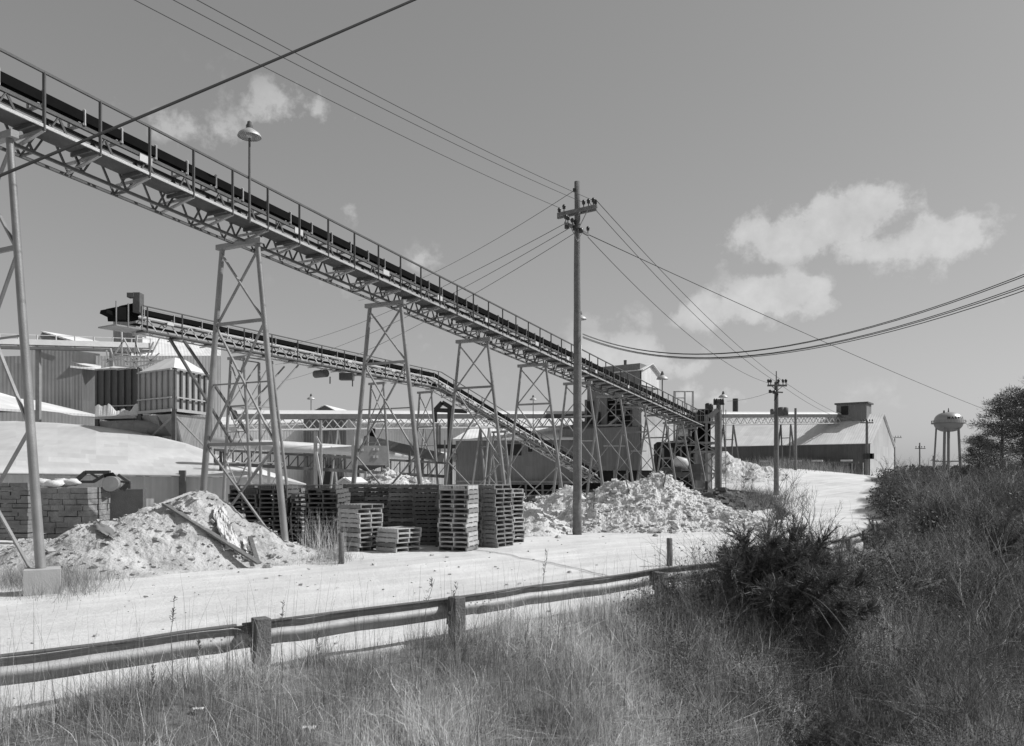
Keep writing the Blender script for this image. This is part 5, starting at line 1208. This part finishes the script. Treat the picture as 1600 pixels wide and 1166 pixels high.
tag(add_grass('grass', 24000, .1, 6.5, 5.5, 17, .16, .46, .0105, .7, 2.0, m_grass, 1.1, 1.0), 'coarse flattened straw lying in clumps over the bank', 'grass', kind='stuff')
# verge growth on the road side under the rail
tag(add_grass('grass', 12000, -.35, .3, 5, 24, .06, .22, .004, .5, 1.4, m_grass, .5, .5), 'short dry grass along the foot of the guardrail', 'grass', kind='stuff')
# tall single weeds with seed heads
def weeds(n, name, label, dmin, dmax, y0, y1, h0, h1, seed, tn=(.35, 1.2)):
    x, y = scatter(n, dmin, dmax, y0, y1); n = len(x)
    o = blades(name, x, y, gz(x, y), rng.uniform(h0, h1, n), rng.uniform(.004, .008, n)*np.clip(y/10, .8, 3), np.abs(rng.normal(0, .12, n)), rng.uniform(0, 6.28, n), rng.normal(0, .12, n), rng.uniform(*tn, n), m_brush, 5)
    hx, hy = x, y; tag(o, label, 'weeds', kind='stuff')
weeds(1500, 'tall_weeds', 'tall thin dry weed stems in front of the guardrail', .05, 3.5, 5.8, 16, .45, 1.15, 1)
def bramble(label, n, region, hmin, hmax, seed, mat, depth=2, ntmpl=5, r=.0045):
    rg = random.Random(seed); T_ = []
    for q in range(ntmpl):
        m = MB()
        def br(p, d, L, r_, dep):
            pts = [p]
            for k in range(4): d = (d+Vector((rg.gauss(0, .16), rg.gauss(0, .16), rg.gauss(-.02, .08)))).normalized(); pts.append(pts[-1]+d*L/4)
            m.path(pts, [r_*(1-.55*k/4) for k in range(5)], 3)
            if dep > 0:
                for k in range(rg.randint(3, 4)): br(pts[rg.randint(1, 4)], (d+Vector((rg.gauss(0, .6), rg.gauss(0, .6), rg.gauss(.1, .3)))).normalized(), L*rg.uniform(.4, .7), r_*.6, dep-1)
        for k in range(6):
            a = rg.uniform(0, 6.28); e = rg.uniform(.1, .9); br(Vector((0, 0, -.03)), Vector((math.cos(a)*math.sin(e), math.sin(a)*math.sin(e), math.cos(e))), rg.uniform(.5, .9), r, depth)
        T_.append((np.array([tuple(v) for v in m.v]), np.array([f for f in m.f if len(f) == 4])))
    x, y = region(n*2); k = vnoise(x, y, .5, 66) > .4; x, y = x[k][:n], y[k][:n]; z = gz(x, y); V = []; Fs = []; tn = []; b = 0
    for i in range(len(x)):
        v, f = T_[i % ntmpl]; a = rng.uniform(0, 6.28); s_ = rng.uniform(hmin, hmax); c, s2 = math.cos(a)*s_, math.sin(a)*s_
        V.append(np.stack([v[:, 0]*c-v[:, 1]*s2+x[i], v[:, 0]*s2+v[:, 1]*c+y[i], v[:, 2]*s_+z[i]], 1)); Fs.append(f+b); b += len(v); tn.append(np.full(len(v), rng.uniform(.25, 1.3)))
    return tag(np_mesh('bramble_thicket', np.concatenate(V), np.concatenate(Fs), mat, np.concatenate(tn)), label, 'brambles', kind='stuff')
# individual big seed-headed weeds
def seedweed(u, vt, vb, Y, label, lean=0):
    x = X(u, Y); z = g1(x, Y); h = Z(vt, Y)-z; m = MB(); rg = random.Random(int(u)); pts = [Vector((lean*h*(k/8)**2+.01*math.sin(k), .01*math.cos(k*2), h*k/8)) for k in range(9)]
    m.path(pts, [.006-.0005*k for k in range(9)], 5)
    T = thing('seed_weed', label, 'weed', (x, Y, z), 'tall seed-headed weeds by the guardrail'); m.v = [v+T.location for v in m.v]; m.build('stem', m_brush_s, T)
    m = MB()
    for k in range(26):
        t = rg.uniform(.72, 1.0); p = pts[0].lerp(pts[8], t); p = pts[int(t*8)].copy(); p.z = h*t; d = Vector((rg.uniform(-1, 1), rg.uniform(-1, 1), rg.uniform(.1, 1.2))).normalized()*.035
        m.beam(p, p+d, .004, .004)
    m.v = [v+T.location for v in m.v]; m.build('seed_head', m_seed, T)
m_brush_s = M('weed_stem', .17, .9, .3, 9); m_seed = M('seed_head', .11, .9, .4, 20)
for u, vt, Y, lb in ((268, 930, 7.7, 'seed-headed weed at lower left in front of the guardrail'), (440, 942, 8.4, 'dark seed head rising beside the first big guardrail post'), (703, 910, 10.2, 'seed-headed weed just left of the second guardrail post'), (845, 858, 10.6, 'drooping seed-headed weed over the road near picture centre'),
                     (315, 1000, 7.5, 'short weed against rail left of first big post'), (660, 905, 9.6, 'thin leaning weed left of the second post'), (505, 990, 8.2, 'weed just right of the first big post'), (240, 1040, 6.9, 'weed low at left in the matted grass')):
    seedweed(u, vt, 0, Y, lb, random.uniform(-.15, .15))
# weeds at left footing and by the pallets
def patch(name, label, u0, u1, Y0, Y1, n, h0, h1, mat, tn, lean=.3, wd=.006, cat='weeds'):
    Y = (Y0+Y1)/2+(Y1-Y0)*.33*rng.normal(size=n); u = (u0+u1)/2+(u1-u0)*.33*rng.normal(size=n); x = (u-800)/F*Y
    k = fbm(x, Y, 1.2, 3, 5)+rng.normal(0, .3, n) > -.1; x, Y = x[k], Y[k]; n = len(x)
    o = blades(name, x, Y, gz(x, Y), rng.uniform(h0, h1, n), np.full(n, wd), np.abs(rng.normal(0, lean, n)), rng.uniform(0, 6.28, n), rng.normal(0, .3, n), rng.uniform(*tn, n), mat, 4)
    return tag(o, label, cat, kind='stuff')
patch('weeds', 'low tangled weeds around the concrete footing at left', 20, 140, 15.2, 17.8, 9000, .1, .5, m_brush, (.5, 1.6), .5)
patch('weeds', 'dry weeds standing in front of the dark pallets', 470, 530, 22.2, 23.6, 330, .5, 1.35, m_brush, (1, 3), .2, .010)
patch('weeds', 'low weeds behind the short round post', 470, 540, 20.5, 22.5, 1800, .08, .35, m_brush, (.6, 1.8), .5, .008)
patch('weeds', 'scrubby growth at the foot of the transfer tower', 1110, 1215, 50, 60, 7000, .3, 1.1, m_brush, (.3, 1.2), .5, .03)
patch('weeds', 'scrub along the foot of the dark warehouse wall', 1190, 1300, 88, 100, 5000, .4, 1.5, m_brush, (.4, 1.3), .4, .04)
patch('weeds', 'rank dark weeds under the raised shed', 830, 930, 44, 54, 3500, .3, 1.2, m_brush, (.3, .9), .5, .025)
# brush over the gully and hill
def brush(name, label, n, region, h0, h1, w, tn, mat=m_brush, seg=3, lean=.3, cur=.35, fz=0):
    x, y = region(n); n = len(x)
    o = blades(name, x, y, gz(x, y)+fz, rng.uniform(h0, h1, n)*(.6+.9*vnoise(x, y, .45, 31))*(.15+.85*sst(.6, 4.5, rail_d(x, y))), rng.uniform(.6, 1.3, n)*w*np.clip(y/14, .6, 8), np.abs(rng.normal(0, lean, n)), rng.uniform(0, 6.28, n), rng.normal(0, cur, n), rng.uniform(*tn, n)*(1+1.1*fbm(x, y, .45, 4, 41)), mat, seg)
    return tag(o, label, 'brush', kind='stuff')
def reg_hill(n): return scatter(n, .8, 40, 13, 90)
def reg_gully(n):
    x, y = scatter(int(n*2.2), .6, 9, 7, 20); k = (x > 2.0+.25*rng.normal(size=len(x))) ; return x[k][:n], y[k][:n]
brush('brush', 'dense bare brush covering the hillside on the right', 120000, reg_hill, .2, .95, .009, (.15, 1.25), lean=.45, cur=.5)
brush('brush', 'tangled dark bare brush filling the gully at lower right', 90000, reg_gully, .12, .55, .006, (.12, 1.15), lean=.7, cur=.8)
def leafstuff(label, n, region, hmax, s0, s1, tn, fr=None, mat=m_leafd, name='ground_cover'):
    x, y = region(n*2); c = vnoise(x, y, .9, 55)+.3*vnoise(x, y, 2.7, 56); k = c > (fr or .62); x, y = x[k][:n], y[k][:n]; n = len(x)
    z = gz(x, y)+rng.random(n)**1.4*hmax*(.5+vnoise(x, y, 1.1, 57)); P3 = np.stack([x, y, z], 1)
    return tag(leaves(name, P3, rng.uniform(s0, s1, n)*np.clip(y/12, .7, 5), rng.uniform(*tn, n), mat), label, 'ground cover', kind='stuff')
leafstuff('small dark evergreen leaves trailing through the gully', 170000, reg_gully, .42, .010, .022, (.5, 3.2), .52)
leafstuff('dark leafy patches among the hillside brush', 60000, reg_hill, .9, .012, .03, (.5, 2.2), .72)
bramble('tangled bare brambles filling the gully', 330, reg_gully, .5, 1.1, 3, m_brush)
bramble('bare woody thicket over the right hillside', 420, lambda n: scatter(n, 2.2, 26, 14, 60), .9, 1.9, 4, m_brush, r=.007)
bramble('dark woody thicket behind and beside the big bush', 60, lambda n: tuple(np.stack([rng.uniform(3.2, 6.8, n), rng.uniform(11.5, 15.2, n)])), .7, 1.3, 6, m_bark)
# shrub builder ------------------------------------------------------
def evergreen(label, base, w, h, nsh, seed, needle=.055, cat='shrub', grp='dark evergreen bushes on the bank', asym=(0, 0), tn=(.5, 1.7)):
    T = thing('evergreen_shrub', label, cat, base, grp); rg = np.random.default_rng(seed); B = []; TT = []; H0 = []; mst = MB()
    stems = []
    for k in range(34):
        a = rg.uniform(0, 6.28); e = rg.uniform(.15, 1.25); L = h*rg.uniform(.55, 1.0)/max(.55, math.sin(e))**.6
        d = Vector((math.cos(a)*math.cos(e)*w/h*.9+asym[0]*.3, math.sin(a)*math.cos(e)*w/h*.9+asym[1]*.3, math.sin(e)))
        pts = [Vector(base)+d*(L*t)+Vector((0, 0, .12*h*t*t))+Vector(rg.normal(0, .02, 3))*t for t in np.linspace(0, 1, 7)]
        mst.path(pts, [.022*h*(1-.8*t) for t in np.linspace(0, 1, 7)], 5); stems.append(pts)
    mst.build('stem', m_bark, T)
    C = []; D = []
    for k in range(nsh):
        st = stems[rg.integers(len(stems))]; t = rg.random()**.6*5.99; i = int(t); p = st[i].lerp(st[i+1], t-i)
        main = (st[-1]-st[0]).normalized(); d = Vector(rg.normal(0, .75, 3))+main*.7+Vector((0, 0, .35)); d.normalize(); L = rg.uniform(.14, .42)*h*.6
        m_ = 30; s = rg.random(m_); c = np.array(p)[None]+np.array(d)[None]*(s[:, None]*L); dirs = rg.normal(0, .42, (m_, 3))+np.array(d); dirs /= np.linalg.norm(dirs, axis=1)[:, None]
        C.append(c); D.append(dirs)
    C = np.concatenate(C); D = np.concatenate(D); n = len(C); s = rg.uniform(.6, 1.3, n)[:, None]*needle; side = np.cross(D, rg.normal(size=(n, 3))); side /= np.linalg.norm(side, axis=1)[:, None]
    V = np.stack([C-side*s*.05, C+side*s*.05, C+D*s+side*s*.02, C+D*s-side*s*.02], 1).reshape(-1, 3)-np.array(T.location)
    t_ = np.repeat(rg.uniform(*tn, n), 4); np_mesh('foliage', V, np.arange(n*4).reshape(n, 4), m_needle, t_, False, T)
    return T
def gl(u, Y): x = X(u, Y); return (x, Y, g1(x, Y)-.05)
evergreen('big dark spiky evergreen bush in front of the guardrail right of centre', gl(1196, 13.4), 1.35, 1.55, 3600, 1, .10)
evergreen('dark evergreen bush merging with right side of the big bush', gl(1256, 13.9), 1.1, 1.3, 2600, 2, .10)
evergreen('small dark evergreen bush at the far end of the guardrail', gl(1374, 23), .62, .95, 420, 3, .06)
evergreen('round dark bush high on the right hillside', gl(1452, 27), .8, 1.25, 500, 4, .07)
evergreen('low dark bush on the left lip of the right hillside', gl(1400, 40), .9, 1.3, 400, 5, .09)
evergreen('tiny dark bush at base of the far crossarm pole', gl(1219, 40), .5, .9, 260, 6, .08)
evergreen('dark bush at right edge of the hillside below pine', gl(1545, 22), 1.1, 1.8, 800, 7, .07)
evergreen('low dark bush in the gully at lower right', gl(1250, 10.8), .7, .55, 500, 8, .05)
# bare twig shrubs
def bare(label, base, h, seed, nst=7, spread=.35, depth=3, r0=.010, mat=m_brush_s, name='bare_shrub', cat='shrub', grp='leafless shrubs on the bank'):
    T = thing(name, label, cat, base, grp); rg = random.Random(seed); m = MB(); b0 = Vector(base)
    def br(p, d, L, r, dep):
        n = 4; pts = [p]; 
        for k in range(n): d = (d+Vector((rg.gauss(0, .10), rg.gauss(0, .10), rg.gauss(.02, .05)))).normalized(); pts.append(pts[-1]+d*L/n)
        m.path(pts, [r*(1-.55*k/n) for k in range(n+1)], 4 if dep < depth else 5)
        if dep > 0:
            for k in range(rg.randint(3, 5)):
                q = pts[rg.randint(1, n)]; dd_ = (d+Vector((rg.gauss(0, .5), rg.gauss(0, .5), rg.gauss(.1, .25)))).normalized(); br(q, dd_, L*rg.uniform(.4, .65), r*.55, dep-1)
    for k in range(nst):
        a = rg.uniform(0, 6.28); e = rg.uniform(.0, spread); br(b0+Vector((math.cos(a), math.sin(a), 0))*.05*h, Vector((math.cos(a)*math.sin(e), math.sin(a)*math.sin(e), math.cos(e))), h*rg.uniform(.5, .8), r0, depth)
    m.build('twigs', mat, T); return T
bs = [('bare pale-stemmed shrub growing up through left side of big bush', 1165, 13.2, 1.75, 21), ('bare thin-stemmed shrub growing through the middle of the big bush', 1215, 12.9, 1.6, 22), ('bare arching shrub on the right flank of the big bush', 1290, 13.2, 1.4, 23), ('tall leafless shrub rising behind the big dark bush at left', 1198, 17.5, 2.2, 1), ('leafless shrub with upright twigs behind the big dark bush', 1238, 16.5, 1.9, 2), ('leafless twiggy shrub right of the big dark bush top', 1275, 17.8, 1.5, 3),
      ('low leafless shrub against the guardrail far end', 1315, 19.6, .95, 4), ('leafless shrub on the near hillside above gully', 1420, 17, 1.3, 5), ('slim leafless shrub on the right slope', 1500, 16, 1.4, 6),
      ('small leafless shrub at left of the big bush', 1140, 14.4, 1.0, 7), ('leafless bush with pale twigs in the lower gully', 1330, 11.5, 1.2, 8), ('upright bare shrub at lower right', 1460, 11.5, 1.3, 9), ('leafless shrub at the right border halfway up', 1560, 13, 1.6, 10),
      ('small bare shrub atop hillside beneath the water tower', 1490, 34, 1.3, 11), ('bare shrub on crest left of the water tower', 1425, 46, 1.9, 12), ('wispy bare shrub by the far crossarm pole', 1170, 36, 2.2, 13), ('bare shrub at the crest near the warehouse gable', 1395, 62, 2.4, 14), ('spreading bare shrub on the crest below the distant pole', 1445, 55, 2.4, 15),
      ('bare sapling standing in lower right corner', 1385, 9.6, 1.3, 16), ('low bare shrub in the bottom right corner', 1540, 10, 1.1, 17)]
for lb, u, Y, h, sd_ in bs: bare(lb, gl(u, Y), h, sd_, 6 if Y > 12 else 5, .4, 3, .006+.0006*Y*.5)
q = on_pile(100, 822, hp1); bare('pale leafless sapling in front of the stone stack', (q.x, q.y, q.z), 1.3, 31, 2, .5, 2, .012, m_steel_l)
# leaning bare stems over the gully
for k, (u0, v0, u1, v1, Y, lb) in enumerate(((1235, 915, 1300, 985, 12.3, 'pale bent stem arching down from the big bush'), (1255, 925, 1330, 1000, 12.0, 'second bent stem arching below the big bush'))):
    a_, b_ = P(u0, v0, Y), P(u1, v1, Y-.6); m = MB(); m.path([a_.lerp(b_, t)-a_+Vector((0, 0, .12*math.sin(t*3.1))) for t in np.linspace(0, 1, 9)], .008, 5); o = m.build('bent_stem', m_post, None); o.location = a_; tag(o, lb, 'stem', 'bent stems in the gully')
# pines at right edge
def pine(label, base, h, seed, ncl, cr, lean=0, zlow=.25):
    T = thing('pine_tree', label, 'tree', base, 'pine trees at the right edge'); rg = np.random.default_rng(seed); b0 = Vector(base); m = MB()
    tr_ = [b0+Vector((lean*h*(k/8)**2, .05*math.sin(k), h*.96*k/8)) for k in range(9)]; m.path(tr_, [.024*h*(1-.85*k/8) for k in range(9)], 9); m.build('trunk', m_bark, T)
    lm = MB(); C = []; D = []; TN = []
    for k in range(ncl):
        t = zlow+(1-zlow)*rg.random()**.8; i = min(7, int(t*8)); p = tr_[i].lerp(tr_[i+1], t*8-i); a = rg.uniform(0, 6.28); L = cr*(1.15-t)**.75*rg.uniform(.45, 1.1)
        tip = p+Vector((math.cos(a)*L, math.sin(a)*L, L*rg.uniform(-.15, .65))); lm.path([p, p.lerp(tip, .5)+Vector((0, 0, -.04*L)), tip], [.02, .013, .006], 4)
        for c_ in range(3):
            cc = np.array(p.lerp(tip, rg.uniform(.6, 1.05)))+rg.normal(0, .12*cr/2, 3)*np.array([1, 1, .4]); nn_ = 75
            off = rg.normal(0, 1, (nn_, 3))*np.array([.17, .17, .09])*cr*.42; dirs = off/np.linalg.norm(off, axis=1)[:, None]+np.array([0, 0, .45])+rg.normal(0, .4, (nn_, 3)); dirs /= np.linalg.norm(dirs, axis=1)[:, None]
            C.append(cc+off); D.append(dirs); TN.append(np.full(nn_, rg.uniform(.5, 1.5)))
    lm.build('limbs', m_bark, T); C = np.concatenate(C); D = np.concatenate(D); n = len(C); TN = np.concatenate(TN)*rg.uniform(.7, 1.3, n); s = rg.uniform(.7, 1.3, n)[:, None]*.17*h/8
    side = np.cross(D, rg.normal(size=(n, 3))); side /= np.linalg.norm(side, axis=1)[:, None]
    V = np.stack([C-side*s*.10, C+side*s*.10, C+D*s+side*s*.04, C+D*s-side*s*.04], 1).reshape(-1, 3)-np.array(T.location)
    np_mesh('crown', V, np.arange(n*4).reshape(n, 4), m_needle, np.repeat(TN, 4), False, T)
pine('tall ragged pine at the right edge beyond the water tower', gl(1566, 50), 6.2, 3, 66, 2.7, -.02, .12)
pine('dense lower pine at the right border in front of ragged pine', gl(1600, 40), 5.4, 4, 80, 2.3, 0, .05)
pine('small dark young pine below the ragged pine', gl(1530, 44), 3.2, 5, 80, 1.7, 0, .02)
pine('broad pine just beyond the right border', gl(1650, 46), 7.5, 6, 80, 2.9, 0, .1)
# distant woods
x = np.concatenate([rng.uniform(-900, 1300, 26000)]); y = rng.uniform(420, 520, len(x)); hgt = 5.5+4*vnoise(x, y*0, .02, 3)+2.5*vnoise(x, y*0, .09, 4)
zc = 1.0+rng.random(len(x))**.7*hgt*.72
tag(leaves('far_woods', np.stack([x, y, zc], 1), rng.uniform(1.0, 2.4, len(x)), rng.uniform(.8, 2.6, len(x)), m_leafd), 'dark distant woods along the horizon', 'woods', kind='stuff')
x = rng.uniform(45, 190, 16000); y = rng.uniform(120, 200, len(x)); hh_ = 1.3+1.6*vnoise(x, y, .12, 8)+.8*vnoise(x, y, .5, 9)
tag(leaves('hilltop_brush', np.stack([x, y, gz(x, y)+rng.random(len(x))*hh_*.55], 1), rng.uniform(.2, .55, len(x)), rng.uniform(.8, 3.0, len(x)), m_leafd), 'grey brush on the far crest below the water tower', 'brush', kind='stuff')
# litter in the grass
def litter(label, u, v, Y, s, sd_):
    rg = random.Random(sd_); c = P(u, v, Y); c.z = g1(c.x, c.y)+.06; m = MB(); pts = [Vector(((i/6-.5)*s*2, (j/4-.5)*s+rg.uniform(-.1, .1)*s, rg.uniform(0, .5)*s)) for j in range(5) for i in range(7)]
    m.grid(pts, 7, 5); o = m.build('scrap_paper', m_tarp, None); o.location = c; o.modifiers.new('thickness', 'SOLIDIFY').thickness = .003; tag(o, label, 'litter', 'pale litter in the grass')
litter('crumpled pale paper lying in grass below the first big post', 482, 1090, 7.6, .07, 1)
litter('pale scrap in the grass left of the first big post', 310, 1075, 7.4, .05, 2)
litter('long pale scrap lying in the middle of the grassy bank', 925, 1042, 8.3, .06, 3)
